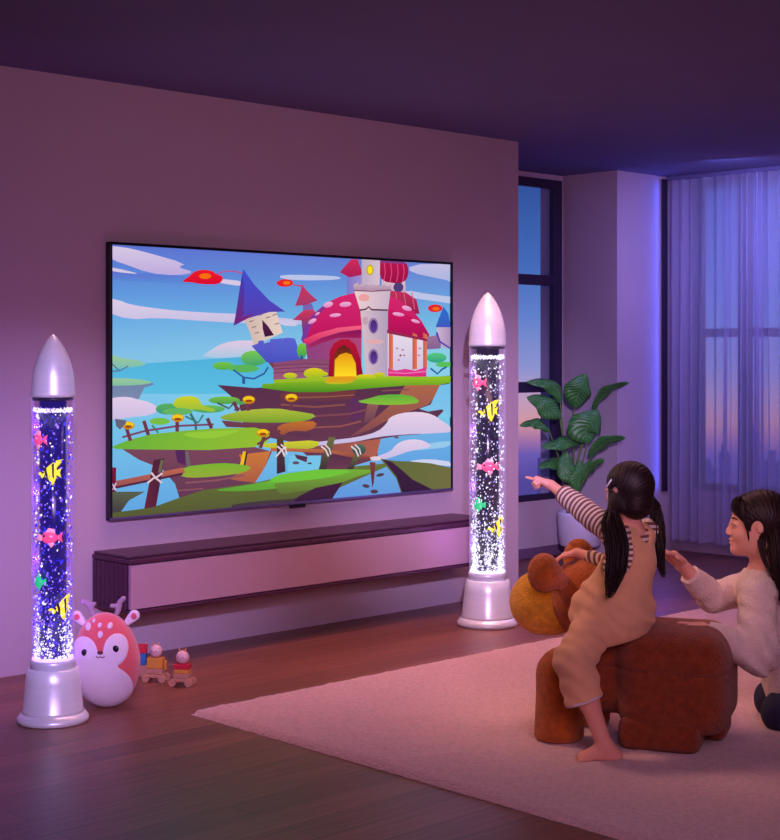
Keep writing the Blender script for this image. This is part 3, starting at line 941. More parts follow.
def tube_mat(name, tint):
    m = bpy.data.materials.new(name); m.use_nodes = True
    nt = m.node_tree; nt.nodes.clear(); N, K = nt.nodes, nt.links
    t = N.new('ShaderNodeBsdfTransparent')
    p = N.new('ShaderNodeBsdfPrincipled')
    p.inputs['Base Color'].default_value = rgba(tint); p.inputs['Roughness'].default_value = 0.08
    p.inputs['Emission Color'].default_value = rgba(tint); p.inputs['Emission Strength'].default_value = 0.32
    lw = N.new('ShaderNodeLayerWeight'); lw.inputs['Blend'].default_value = 0.3
    pw = N.new('ShaderNodeMath'); pw.operation = 'POWER'; pw.inputs[1].default_value = 2.2
    K.new(lw.outputs['Facing'], pw.inputs[0])
    mr = N.new('ShaderNodeMapRange'); mr.inputs['To Min'].default_value = 0.03; mr.inputs['To Max'].default_value = 0.9
    K.new(pw.outputs[0], mr.inputs['Value'])
    x = N.new('ShaderNodeMixShader'); K.new(mr.outputs['Result'], x.inputs['Fac'])
    K.new(t.outputs[0], x.inputs[1]); K.new(p.outputs[0], x.inputs[2])
    o = N.new('ShaderNodeOutputMaterial'); K.new(x.outputs[0], o.inputs['Surface'])
    return m


def fish_meshes(root, kind, th0, zc, r0, s):
    """small plastic fish bent round the tube; u right, v up"""
    def put(name, pts, m, t0, t1, par, dome=True):
        # pillow-shaped piece between radii r0+t0 and r0+t1
        cu = sum(p[0] for p in pts) / len(pts); cv = sum(p[1] for p in pts) / len(pts)
        V, F = [], []
        rings = [1.0, 0.75, 0.4]
        n = len(pts)
        for k, q in enumerate(rings):
            h = t0 + (t1 - t0) * math.sqrt(max(0, 1 - q * q)) if dome else (t0 if k == 0 else t1)
            for (u, v) in pts:
                uu, vv = cu + (u - cu) * q, cv + (v - cv) * q
                a = th0 + uu * s / r0
                V.append(((r0 + h) * math.sin(a), -(r0 + h) * math.cos(a), vv * s))
        h = t1
        a = th0 + cu * s / r0
        V.append(((r0 + h) * math.sin(a), -(r0 + h) * math.cos(a), cv * s))
        for k in range(len(rings) - 1):
            for i in range(n):
                j = (i + 1) % n
                F.append((k * n + i, k * n + j, (k + 1) * n + j, (k + 1) * n + i))
        for i in range(n):
            F.append(((len(rings) - 1) * n + i, (len(rings) - 1) * n + (i + 1) % n, len(V) - 1))
        # flat back
        b = len(V)
        for (u, v) in pts:
            a = th0 + u * s / r0
            V.append(((r0 + t0 - 0.0015) * math.sin(a), -(r0 + t0 - 0.0015) * math.cos(a), v * s))
        for i in range(n):
            j = (i + 1) % n
            F.append((i, b + i, b + j, j))
        F.append(tuple(b + i for i in range(n)))
        return mesh(name, V, F, m, par, dome)

    def circ(u, v, a, b, n=14): return [(u + a * math.cos(2 * PI * i / n), v + b * math.sin(2 * PI * i / n)) for i in range(n)]
    if kind == 'angelfish':
        put('body', [(-.55, .0), (-.3, .3), (.0, .55), (.35, .75), (.75, .8), (.5, .62), (.34, .35), (.3, .0), (.3, -.3), (.1, -.75), (-.05, -.6), (-.2, -.3)], m_yel, 0, .007, root)
        put('tail_fin', [(.28, .1), (.62, .3), (.52, .0), (.6, -.3), (.28, -.12)], m_yel, 0, .003, root)
        put('snout', [(-.52, .0), (-.8, .05), (-.95, -.08), (-.7, -.16), (-.6, -.34), (-.45, -.2)], m_yel, 0, .005, root)
        put('stripe', [(-.42, .24), (-.3, .34), (-.2, .0), (-.2, -.3), (-.32, -.25), (-.36, .0)], m_blk, .004, .0085, root)
        put('stripe', [(.02, .5), (.16, .6), (.17, .1), (.16, -.4), (.06, -.3), (.04, .0)], m_blk, .004, .009, root)
        put('eye', circ(-.5, .02, .07, .07), m_blk, .004, .009, root)
    elif kind == 'pink':
        put('body', circ(0, 0, .5, .38), m_pnk, 0, .009, root)
        put('tail_fin', [(.42, .05), (.85, .32), (.74, .0), (.85, -.32), (.42, -.08)], m_pnk, 0, .004, root)
        put('dorsal_fin', [(-.3, .28), (-.05, .58), (.35, .5), (.35, .2)], m_pnk2, 0, .004, root)
        put('belly_fin', [(-.1, -.3), (.1, -.62), (.32, -.4), (.25, -.22)], m_pnk2, 0, .004, root)
        put('nose_fin', [(-.42, .08), (-.85, .22), (-.95, -.2), (-.5, -.2)], m_pnk2, 0, .004, root)
        put('eye', circ(-.27, .1, .08, .08), m_blk, .006, .0105, root)
        put('spot', circ(.12, .08, .12, .07), m_pnk2, .006, .0108, root)
    else:
        put('body', circ(0, 0, .42, .36), m_grn, 0, .010, root)
        put('tail_fin', [(.36, .1), (.62, .26), (.62, -.2), (.36, -.1)], m_grn, 0, .004, root)
        put('dorsal_fin', [(-.1, .3), (.05, .56), (.25, .26)], m_grn, 0, .004, root)
        put('belly_fin', [(-.1, -.3), (.05, -.54), (.25, -.26)], m_grn, 0, .004, root)
        put('eye', circ(-.16, .1, .1, .1), m_wht, .006, .011, root)
        put('pupil', circ(-.16, .1, .05, .05), m_blk, .008, .0118, root)


# plastic fish; emission in their colours stands in for the lamp's light
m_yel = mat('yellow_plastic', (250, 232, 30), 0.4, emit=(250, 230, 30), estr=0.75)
m_blk = mat('black_plastic', (16, 12, 30), 0.4)
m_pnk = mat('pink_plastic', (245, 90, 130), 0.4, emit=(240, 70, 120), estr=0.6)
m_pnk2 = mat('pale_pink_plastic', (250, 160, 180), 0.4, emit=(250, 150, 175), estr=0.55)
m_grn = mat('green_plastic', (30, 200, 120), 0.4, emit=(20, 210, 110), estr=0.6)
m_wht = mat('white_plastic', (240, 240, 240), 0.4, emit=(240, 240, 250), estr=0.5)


def bubble_lamp(loc, K_, label, core_c, core_e, bub, seed, where, glow):
    """K_ scales the left lamp's measures; z measures come from the left lamp"""
    R_ = random.Random(seed)
    root = empty('bubble_lamp', loc, -YAW, label, 'lamp')
    zt0, zt1, zcap = 0.232 * K_, 1.213 * K_, 1.45 * K_
    s = K_
    MB().lathe([(0.0, 0), (.128 * s, 0), (.133 * s, .004), (.133 * s, .016 * s), (.126 * s, .024 * s), (.118 * s, .036 * s)], 64).build('foot_rim', m_silver, root, True)
    MB().lathe([(.118 * s, .034 * s), (.112 * s, .045 * s), (.101 * s, .15 * s), (.096 * s, .195 * s), (.09 * s, .2 * s), (.0, .2 * s)], 64).build('base', m_silver, root, True)
    MB().lathe([(.0, .199 * s), (.084 * s, .199 * s), (.084 * s, zt0 - .004), (.08 * s, zt0), (0.0, zt0)], 64).build('collar', m_collar, root, True)
    tr = .0785 * s
    MB().lathe([(tr, zt0 - .004), (tr, zt1)], 96, caps=False).build('glass_tube', tube_mat('clear_acrylic_tube', glow), root, True)
    mc_ = mat('dark_water', core_c, 0.15, emit=core_e, estr=0.55, spec=0.6)
    rc = .050 * s
    MB().lathe([(rc, zt0), (rc, zt1 - .002)], 48).build('water_column', mc_, root, True)
    cap_ = [(.0, zt1 + .001), (.082 * s, zt1 + .001), (.083 * s, zt1 + .012), (.080 * s, zt1 + .03 * s)]
    for t in np.linspace(0.1, 1, 16):
        cap_.append((.080 * s * math.cos(t * PI / 2) ** 0.72, zt1 + .03 * s + (zcap - zt1 - .03 * s) * t ** 0.92))
    MB().lathe([(max(r, 0), z) for r, z in cap_], 64).build('pointed_cap', m_silver, root, True)
    MB().lathe([(.0, zt1 - .012), (tr - .002, zt1 - .012), (tr - .002, zt1), (.0, zt1)], 48).build('cap_seal', m_blk, root, True)
    # glowing rings where the light enters, and the foam on the water line
    me_ = mat('led_ring', glow, 0.5, emit=glow, estr=2.2)
    MB().lathe([(rc + .001, zt0 + .001), (tr - .002, zt0 + .001), (tr - .002, zt0 + .008), (rc + .001, zt0 + .008)], 48, caps=False).build('light_ring', me_, root, True)
    # bubbles: nobody could count them
    V, F, C_ = [], [], []
    ico = [(0, 0, 1)] + [(math.cos(a * PI / 2), math.sin(a * PI / 2), 0) for a in range(4)] + [(0, 0, -1)]
    ico = [(0, 0, 1)] + [(.894 * math.cos(a * 2 * PI / 5), .894 * math.sin(a * 2 * PI / 5), .447) for a in range(5)] + \
          [(.894 * math.cos((a + .5) * 2 * PI / 5), .894 * math.sin((a + .5) * 2 * PI / 5), -.447) for a in range(5)] + [(0, 0, -1)]
    icf = [(0, 1 + a, 1 + (a + 1) % 5) for a in range(5)] + [(1 + a, 6 + a, 1 + (a + 1) % 5) for a in range(5)] + \
          [(6 + a, 6 + (a + 1) % 5, 1 + (a + 1) % 5) for a in range(5)] + [(11, 6 + (a + 1) % 5, 6 + a) for a in range(5)]
    H_ = zt1 - zt0
    pts = []
    for i in range(1350):
        u = R_.random()
        t = u ** 1.25
        a = R_.uniform(-PI, PI)
        pts.append((a, t * .955, R_.uniform(.0013, .0040) * s * (1 + .5 * (R_.random() < .12))))
    for i in range(1300):                                      # the dense plume near the bottom, eight lobes round the core
        lobe = R_.randrange(6) * PI / 3
        t = abs(R_.gauss(0, .13))
        pts.append((lobe + R_.gauss(0, .16 + t * .8), min(t, .5), R_.uniform(.0015, .0034) * s))
    for i in range(900):                                       # foam at the water line
        pts.append((R_.uniform(-PI, PI), .962 + R_.gauss(0, .004), R_.uniform(.0014, .003) * s))
    for (a, t, r) in pts:
        rr = R_.uniform(rc + .004, tr - .006)
        z = zt0 + .008 + t * (H_ - .02)
        c = bub[min(int(R_.random() ** 0.9 * len(bub)), len(bub) - 1)]
        if t < .12 and R_.random() < .6: c = bub[0]
        if t > .955: c = bub[0] if R_.random() < .8 else bub[1]
        n = len(V)
        e = R_.uniform(.8, 1.9)
        for q in ico: V.append((rr * math.sin(a) + q[0] * r, -rr * math.cos(a) + q[1] * r, z + q[2] * r * e)); C_.append((*lin(c), 1))
        for q in icf: F.append((q[0] + n, q[1] + n, q[2] + n))
    bo = mesh('bubbles', V, F, attr_emit('glowing_bubbles', 1.5), root, True)
    bo.data.color_attributes.new('Col', 'FLOAT_COLOR', 'POINT').data.foreach_set('color', np.array(C_, np.float32).ravel())
    tag(bo, kind='stuff')
    # fish, each a thing of its own inside the tube
    for (kind, ox, t, lab) in (('pink', -.80, .84, 'pink fish highest of the five, half turned round the left side, in the %s lamp' % where),
                               ('angelfish', .12, .715, 'yellow black-striped fish near the upper middle of the %s lamp' % where),
                               ('pink', .0, .47, 'pink fish facing us at mid height in the %s lamp' % where),
                               ('green', -.72, .30, 'small green fish low on the left side of the %s lamp' % where),
                               ('angelfish', .74, .20, 'yellow striped fish lowest of the five, at the right edge, in the %s lamp' % where)):
        z = zt0 + t * H_
        th = math.asin(ox)
        f = empty('toy_fish', (loc[0], loc[1], z), -YAW, lab, 'toy fish', 'toy fish floating in the lamps')
        fish_meshes(f, kind, th, z, rc + .013 * s, .062 * s)
    return root


def floor_at(px, d): p = W(L(px, 0, d)); return (p.x, p.y, 0.0)


pl = floor_at(53.0, 5.63)
pr = floor_at(487.5, 7.62)
bubble_lamp(pl, 1.0, 'silver rocket-shaped bubble lamp with deep blue bubbles beside the plush deer', (8, 6, 60), (14, 10, 120),
            [(235, 225, 255), (150, 110, 255), (70, 60, 255), (40, 40, 235), (120, 80, 240)], 3, 'blue', (190, 150, 255))
bubble_lamp(pr, 1.165, 'silver rocket-shaped bubble lamp with white bubbles in black water near the room corner', (8, 6, 22), (12, 8, 34),
            [(245, 240, 255), (225, 215, 255), (190, 180, 240), (140, 120, 200), (235, 230, 255)], 9, 'white', (215, 195, 255))

# ================================================================== POTTED PLANT
pc = floor_at(580, 10.0)
plant = empty('potted_plant', pc, -YAW, 'broad-leaved green plant in a white pot between tall window and pillar', 'potted plant')
m_pot = mat('white_glazed_pot', (232, 222, 238), 0.5, var=0.03)
m_soil = mat('potting_soil', (50, 35, 35), 0.95, var=0.3, vscale=60, bump=0.5)
m_leg = mat('black_stand', (26, 20, 30), 0.5)
MB().lathe([(0, .098), (.125, .098), (.138, .108), (.15, .30), (.152, .325), (.142, .325), (.138, .30), (0, .298)], 48).build('pot', m_pot, plant, True)
MB().lathe([(0, .297), (.137, .30), (.0, .306)], 24).build('soil', m_soil, plant, True)
for k in range(4):
    a = PI / 4 + k * PI / 2
    MB().tube([(.1 * math.cos(a), .1 * math.sin(a), .1), (.115 * math.cos(a), .115 * math.sin(a), .0)], [.012, .008], 10).build('stand_leg', m_leg, plant, True)


def leaf_mat():
    m, nt, b = new_mat('glossy_leaf'); N, K = nt.nodes, nt.links
    a = N.new('ShaderNodeAttribute'); a.attribute_name = 'rib'
    w = N.new('ShaderNodeMath'); w.operation = 'SINE'
    mu = N.new('ShaderNodeMath'); mu.operation = 'MULTIPLY'; mu.inputs[1].default_value = 130
    K.new(a.outputs['Fac'], mu.inputs[0]); K.new(mu.outputs[0], w.inputs[0])
    r = N.new('ShaderNodeValToRGB')
    r.color_ramp.elements[0].color = rgba((62, 132, 62)); r.color_ramp.elements[1].color = rgba((92, 160, 76))
    K.new(w.outputs[0], r.inputs['Fac']); K.new(r.outputs['Color'], b.inputs['Base Color'])
    b.inputs['Roughness'].default_value = 0.38
    bp = N.new('ShaderNodeBump'); bp.inputs['Strength'].default_value = 0.3; bp.inputs['Distance'].default_value = .004
    K.new(w.outputs[0], bp.inputs['Height']); K.new(bp.outputs['Normal'], b.inputs['Normal'])
    return m
m_leaf = leaf_mat(); m_stem = mat('leaf_stalk', (110, 140, 70), 0.5, var=0.1); m_rib = mat('leaf_midrib', (120, 165, 100), 0.5)


def PL(u, v, dd=0.0):
    """plant drawing tile -> local metres"""
    p = L(510 + u * .238, 360 + v * .238, 10.0 + dd)
    c = L(580, 0, 10.0)
    return Vector((p[0] - c[0], p[1] - c[1], p[2]))


def leaf(pts, wid, tilt, base):
    P = smooth_line(pts, 8)
    n = len(P) - 1
    V, F, rib = [], [], []
    cols = 7
    for i, p in enumerate(P):
        t = i / n
        tg = (P[min(i + 1, n)] - P[max(i - 1, 0)]).normalized()
        side = tg.cross(Vector((0, -1, 0))).normalized()
        side = (side * math.cos(tilt) + Vector((0, 1, 0)) * math.sin(tilt)).normalized()
        nr = side.cross(tg).normalized()
        w = wid * (math.sin(PI * min(1, t ** 0.8)) ** 0.75) * (1 - .12 * t) + 0.0006
        for k in range(cols):
            s = (k / (cols - 1) - .5) * 2
            V.append(p + side * s * w + nr * (-(s * s) * w * .28 + .006 * math.sin(t * 14 + s * 2)))
            rib.append(t * .5 + abs(s) * .12)
    for i in range(n):
        for k in range(cols - 1):
            a = i * cols + k
            F.append((a, a + 1, a + cols + 1, a + cols))
    # thickness: a second skin 1.5 mm behind
    m_ = len(V)
    me = mesh('leaf', V, F, m_leaf, plant, True)
    a = me.data.attributes.new('rib', 'FLOAT', 'POINT'); a.data.foreach_set('value', rib)
    sm = me.modifiers.new('thickness', 'SOLIDIFY'); sm.thickness = 0.0016
    r = MB().tube([tuple(q) for q in P], [.004 * (1 - .8 * i / n) for i in range(n + 1)], 6)
    r.build('midrib', m_rib, me, True)
    b = P[0]
    mid = (base + b) / 2 + Vector(((b.x - base.x) * -.12, (b.y - base.y) * -.1, .0))
    MB().tube([tuple(base), tuple(mid), tuple(b)], [.008, .006, .004], 8, 6).build('stem', m_stem, plant, True)


B0 = PL(255, 640)
leaves = [([PL(268, 204, .05), PL(285, 150, .0), PL(300, 105, -.02), PL(318, 55, .0)], .105, .3),
          ([PL(212, 182, .0), PL(200, 130, -.04), PL(150, 95, -.1), PL(68, 92, -.12)], .062, .7),
          ([PL(210, 246, -.05), PL(175, 210, -.1), PL(130, 175, -.12), PL(70, 156, -.1)], .082, .45),
          ([PL(166, 302, -.08), PL(130, 268, -.12), PL(90, 262, -.15), PL(40, 276, -.14)], .050, .8),
          ([PL(350, 214, -.02), PL(385, 160, -.08), PL(430, 122, -.15), PL(500, 97, -.24)], .058, .85),
          ([PL(325, 352, -.1), PL(318, 300, -.12), PL(345, 255, -.12), PL(372, 208, -.08)], .125, .25),
          ([PL(300, 348, -.02), PL(240, 340, -.1), PL(190, 352, -.15), PL(132, 362, -.18)], .062, .8),
          ([PL(334, 412, -.08), PL(372, 370, -.12), PL(420, 342, -.18), PL(486, 328, -.26)], .062, .7),
          ([PL(310, 505, -.1), PL(328, 468, -.12), PL(358, 440, -.15), PL(398, 418, -.18)], .052, .6),
          ([PL(242, 446, .0), PL(205, 430, -.06), PL(160, 432, -.1), PL(116, 452, -.12)], .055, .8),
          ([PL(262, 520, -.12), PL(250, 480, -.14), PL(236, 430, -.12), PL(238, 380, -.08)], .075, .3),
          ([PL(280, 560, -.1), PL(290, 510, -.12), PL(300, 470, -.12), PL(292, 420, -.1)], .07, .5)]
for i, (pts, w, t) in enumerate(leaves):
    leaf(pts, w, t, B0 + Vector((.02 * math.cos(i * 2.4), .02 * math.sin(i * 2.4), -.02)))

# ================================================================== PLUSH DEER
dd = 5.86
dc = floor_at(107, dd)
deer = empty('plush_deer', dc, -YAW, 'egg-shaped pink plush deer with white face and antlers beside the left lamp', 'plush toy')
m_dp = mat('pink_plush', (226, 92, 98), 0.9, var=0.06, bump=0.4, bscale=260, sheen=0.5)
m_dw = mat('cream_plush', (236, 214, 226), 0.9, var=0.04, bump=0.4, bscale=260, sheen=0.5)
m_dg = mat('beige_antler_felt', (170, 140, 150), 0.9, bump=0.3, bscale=200)
m_eye = mat('black_button', (20, 12, 22), 0.25)
m_no = mat('maroon_nose_felt', (110, 40, 60), 0.7)


def D(u, v):                                    # deer tile (zoom of 60..220 x 580..720) -> local x, z
    p = L(60 + u * .2051, 580 + v * .2051, dd)
    c = L(107, 0, dd)
    return p[0] - c[0], p[2]


def egg(P):
    x, y, z = P[..., 0], P[..., 1], P[..., 2]
    d1 = ell(P, (0, 0, .150), (.128, .105, .150))
    d2 = ell(P, (-.008, 0, .235), (.104, .090, .130))
    return np.maximum(smin(d1, d2, .07), -(z - .004))


sdf_obj('body', egg, (-.15, -.13, -.01), (.15, .13, .40), .005, m_dp, deer)


def patch(name, region, m, off, par, h=.0035):
    return sdf_obj(name, lambda P: smax(smax(egg(P) - off, -(egg(P) + .004), .002), smax(region(P), P[..., 1] - .02, .004), .003),
                   (-.15, -.13, -.01), (.15, .05, .40), h, m, par)


def e2(P, c, r):                                # ellipse in x,z
    q = np.sqrt(((P[..., 0] - c[0]) / r[0]) ** 2 + ((P[..., 2] - c[1]) / r[1]) ** 2)
    return (q - 1) * min(r)


eL, eR, nb = D(140, 335), D(292, 318), D(224, 470)
patch('face_and_belly', lambda P: smin(smin(smin(e2(P, eL, (.056, .062)), e2(P, eR, (.045, .060)), .006), e2(P, D(220, 500), (.116, .098)), .012), e2(P, D(222, 375), (.048, .042)), .008) , m_dw, .0035, deer)
for (u, v, r) in ((150, 215, .017), (176, 188, .009), (209, 205, .011), (259, 208, .014), (217, 246, .015)):
    patch('spot', lambda P, c=D(u, v), r=r: e2(P, c, (r * .72, r * .85)), m_dw, .0045, deer, .003)


def on_egg(x, z):
    ys = np.linspace(-.13, 0, 200)
    P = np.stack([np.full(200, x), ys, np.full(200, z)], -1).astype(np.float32)
    e = egg(P); i = np.argmax(e < 0)
    return float(ys[i])


for (u, v) in ((144, 330), (293, 312)):
    x, z = D(u, v); MB().ball((x, on_egg(x, z) - .004, z), (.0125, .006, .0135), 16).build('eye', m_eye, deer, True)
x, z = D(223, 326); MB().ball((x, on_egg(x, z) - .006, z), (.012, .006, .008), 16).build('nose', m_no, deer, True)
mo = []
for (u, v) in ((204, 342), (212, 350), (224, 346), (236, 350), (244, 342)):
    x, z = D(u, v); mo.append((x, on_egg(x, z) - .005, z))
MB().tube(mo, .0018, 6, 4).build('mouth', m_no, deer, True)


def ear(u0, v0, u1, v1, sx):
    a, b = D(u0, v0), D(u1, v1)
    fn = lambda P: smax(cap(P, (a[0], 0.0, a[1]), (b[0], .0, b[1]), .014, .022), np.abs(P[..., 1] - .0) - .010, .008)
    o = sdf_obj('ear', fn, (min(a[0], b[0]) - .04, -.03, min(a[1], b[1]) - .04), (max(a[0], b[0]) + .04, .03, max(a[1], b[1]) + .04), .004, m_dw, deer)
    MB().ball((b[0], -.011, b[1] - .002), (.012, .004, .013), 12).build('inner_ear', m_dp, o, True)
ear(330, 205, 362, 172, 1); ear(112, 205, 84, 176, -1)
for sgn, pts, br in ((1, [(262, 190), (282, 150), (290, 110), (308, 92)], (250, 128)), (-1, [(165, 178), (150, 140), (128, 112), (108, 106)], (165, 118))):
    P = [D(*q) for q in pts]; b = D(*br); m0 = D((pts[1][0] + pts[2][0]) / 2, (pts[1][1] + pts[2][1]) / 2)
    fn = lambda Q: smin(chain(Q, [(p[0], .01, p[1]) for p in P], [.011, .010, .010, .010], .004), cap(Q, (m0[0], .01, m0[1]), (b[0], .01, b[1]), .009, .009), .008)
    xs = [p[0] for p in P] + [b[0]]; zs_ = [p[1] for p in P] + [b[1]]
    sdf_obj('antler', fn, (min(xs) - .02, -.01, min(zs_) - .02), (max(xs) + .02, .03, max(zs_) + .02), .0035, m_dg, deer)

# ================================================================== WOODEN TOY WAGONS
m_bl = mat('natural_wood', (196, 140, 110), 0.55, var=0.1, stretch=(1, 8, 8), vscale=20)
m_hd = mat('pale_wood_ball', (222, 182, 178), 0.5, var=0.06)
m_rd = mat('red_painted_wood', (206, 40, 60), 0.45); m_yw = mat('yellow_painted_wood', (220, 150, 60), 0.45)
m_bu = mat('blue_painted_wood', (50, 110, 170), 0.45); m_nv = mat('navy_painted_wood', (60, 40, 90), 0.45)


def wagon(px, d, label, rows, ball, side):
    s = 1 / FPX * d
    c = floor_at(px, d)
    r = empty('toy_wagon', c, -YAW - .2, label, 'toy', 'wooden toy wagons by the plush deer')
    w = 8.5 * s
    ch = MB().bbox(-w * 1.05, w * 1.05, -.022, .022, .018, .034, .003).build('chassis', m_bl, r)
    z = .0345
    for (m, h, ww) in rows:
        MB().bbox(-w * ww, w * ww, -.02, .02, z, z + h, .003).build('block', m, r); z += h + .0005
    h = MB().ball((0, 0, z + ball * .94), ball, 20).build('ball_head', m_hd, r, True)
    for sx in (-1, 1): MB().ball((sx * ball * .36, -ball * .90, z + ball * 1.05), ball * .1, 8).build('eye', m_eye, h, True)
    MB().ball((0, -ball * 1.0, z + ball * .85), ball * .1, 8).build('nose', m_rd, h, True)
    for sx in (-.45, .45): MB().tube([(sx * ball, 0, z + ball * 1.7), (sx * ball * 1.1, 0, z + ball * 2.25)], [.004, .002], 8).build('antenna', m_yw, h, True)
    wh = MB()
    for (x, y) in ((-w, -.027), (w, -.027), (-w, .027), (w, .027)):
        q = MB()
        n = 20
        V = [(x + .016 * math.cos(2 * PI * k / n), y + dy, .0165 + .016 * math.sin(2 * PI * k / n)) for dy in (-.005, .005) for k in range(n)]
        F = [(k, (k + 1) % n, n + (k + 1) % n, n + k) for k in range(n)] + [tuple(range(n))[::-1], tuple(range(n, 2 * n))]
        q.add(V, F).build('wheel', m_bl, r)
    MB().bbox(side * w * 1.1, side * w * 1.1 + .008 * side if side > 0 else side * w * 1.1, -.008, .008, .05, .09, .002).build('side_peg', m_yw if side > 0 else m_nv, r) if side > 0 else None
    return r


wagon(156, 6.30, 'wooden toy wagon with yellow block and ball head, nearer the plush deer', [(m_bl, .022, 1.0), (m_yw, .045, .95)], .027, 1)
wagon(182.5, 6.22, 'wooden toy wagon with red top block and ball head, farther from the deer', [(m_bl, .018, .95), (m_yw, .016, .9), (m_rd, .022, .95)], .0275, -1)
c = floor_at(141.5, 6.40)
r = empty('toy_block_stack', c, -YAW, 'small stack of blue and red wooden blocks just right of the plush deer', 'toy blocks')
MB().bbox(-.024, .024, -.02, .02, .0005, .05, .003).build('wooden_block', m_bl, r)
MB().bbox(-.02, .022, -.02, .02, .0505, .10, .003).build('wooden_block', m_bu, r)
MB().bbox(-.02, .024, -.02, .02, .1005, .135, .003).build('wooden_block', m_rd, r)
# ================================================================== BEAR-SHAPED SEAT
def axf(yaw):
    """facing direction in the local frame: yaw degrees turned away from straight left"""
    a = math.radians(yaw)
    return (-math.cos(a), math.sin(a), 0)

BO = L(640, 0, 5.3); BO = (BO[0], BO[1], 0)
bear = empty('bear_seat', W(BO), -YAW, 'brown plush bear-shaped floor seat with the child sitting on it', 'animal seat')
m_bb = mat('brown_boucle', (142, 64, 30), 0.95, var=0.22, vscale=40, bump=0.9, bscale=170, sheen=0.25, spec=0.1)
m_bh = mat('amber_lit_boucle', (186, 96, 34), 0.95, var=0.2, vscale=40, bump=0.9, bscale=170, sheen=0.3, spec=0.1)  # head and front legs: light from the screen side put into the colour
m_bz = mat('mustard_lit_boucle', (240, 170, 44), 0.95, var=0.18, vscale=40, bump=0.9, bscale=170, sheen=0.3, spec=0.1)  # muzzle: its own lighter yellow, plus light from the left painted in
m_seam = mat('dark_seam_piping', (84, 28, 20), 0.9)

fB = Vector(axf(20)); MBr = axes(fB)
lB = Vector((MBr[0][1], MBr[1][1], 0))          # towards the camera side
Pz = lambda p: np.array(p)


def G(P, h): return smax(P, h, 0.01)


# body -------------------------------------------------------------
rear = Vector(L(678, 690, 5.26)); rear.z = .24
chest = Vector(L(580, 0, 5.42)); chest.z = .22


def f_body(P):
    d = rbox(P, (rear.x, rear.y, .245), (.192, .205, .185), .10, MBr)
    md = (rear + chest) / 2
    d = smin(d, rbox(P, (md.x - .03, md.y, .255), (.17, .135, .145), .09, MBr), .03)
    d = np.maximum(d, -(P[..., 2] - .085))
    q = np.abs(P[..., 2] - .290)
    return d + .011 * np.exp(-(q / .007) ** 2)


lo, hi = L(520, 780, 5.5), L(760, 540, 5.0)
sdf_obj('body', f_body, (.45, 4.95, .06), (1.25, 5.75, .46), .006, m_bb, bear, BO)
# legs: thick rounded blocks
legs = [(rear + fB * .035 + lB * .118, .140, .135, 'hind'), (rear - fB * .03 - lB * .09, .135, .135, 'hind')]
for (c_, hw_, tp, nm) in legs:
    fn = lambda P, c=c_, w=hw_, t=tp: rbox(P, (c.x, c.y, t / 2 + .011), (w, .09, t / 2 - .011), .036, MBr)
    sdf_obj('leg', fn, (c_.x - .2, c_.y - .2, 0.0), (c_.x + .2, c_.y + .2, .22), .006, m_bb, bear, BO)
# front: arched leg that rises into the narrow neck
for (sx, sd) in ((0, 1), (1, -1)):
    foot = Vector(L(558 + sx * 27, 745, 5.27 + sx * .24)); foot.z = .105
    top = foot + Vector((.012, 0, .145))
    nk = Vector((chest.x, chest.y, .37))
    fn = lambda P, a=foot, b=top, n=nk: smax(smin(cap(P, (a.x, a.y, -.05), (b.x, b.y, b.z), .088, .086), cap(P, (b.x + .02, b.y, b.z), (n.x, n.y, .32), .075, .05), .06), -(P[..., 2] - .0235), .018)
    sdf_obj('leg', fn, (.40, 5.1, .0), (.95, 5.75, .42), .007, m_bh, bear, BO)
# head
hc = Vector(L(590, 597, 5.50)); mz = Vector(L(543, 602, 5.56))


def f_head(P):
    d = ell(P, hc, (.155, .15, .148))
    d = smin(d, cap(P, (chest.x + .015, chest.y + .01, .30), (hc.x - .0, hc.y - .03, hc.z - .06), .048, .09), .04)
    return d


sdf_obj('head', f_head, (hc.x - .2, hc.y - .2, .26), (hc.x + .2, hc.y + .2, hc.z + .2), .007, m_bh, bear, BO)
sdf_obj('muzzle', lambda P: smin(ell(P, mz, (.124, .118, .120)), ell(P, mz + Vector((.045, 0, -.01)), (.10, .105, .108)), .02),
        (mz.x - .16, mz.y - .16, mz.z - .16), (mz.x + .18, mz.y + .16, mz.z + .16), .007, m_bz, bear, BO)
for (px, py, d, r) in ((544, 573, 5.36, .064), (579, 558, 5.70, .066)):
    c_ = Vector(L(px, py, d))
    fn = lambda P, c=c_, r=r: smin(ell(P, c, (r * .92, r * .8, r * 1.12)), cap(P, tuple(c), tuple(c.lerp(hc, .30)), r * .6, r * .6), .03)
    sdf_obj('ear', fn, (c_.x - .12, c_.y - .16, c_.z - .14), (c_.x + .12, c_.y + .16, c_.z + .12), .006, m_bh, bear, BO)
# seam between face and muzzle, and round the seat
def ring(name, c, r, M, n=48, rad=.0035):
    pts = []
    for k in range(n + 1):
        a = 2 * PI * k / n
        q = np.array((0, r[0] * math.cos(a), r[1] * math.sin(a)))
        w = np.array(M) @ q
        pts.append((c[0] + w[0] - BO[0], c[1] + w[1] - BO[1], c[2] + w[2] - BO[2]))
    MB().tube(pts, rad, 8).build(name, m_seam, bear, True)


# ================================================================== CHILD
GO = L(612, 0, 5.22); GO = (GO[0], GO[1], 0)
kid = empty('person', W(GO), -YAW, 'child with two low ponytails in tan overalls pointing at the television', 'person', kind=None)
m_skin = mat('child_skin', (232, 164, 142), 0.55, var=0.04, vscale=10, bump=0.03, bscale=300, sub=0.12)
m_hair = None


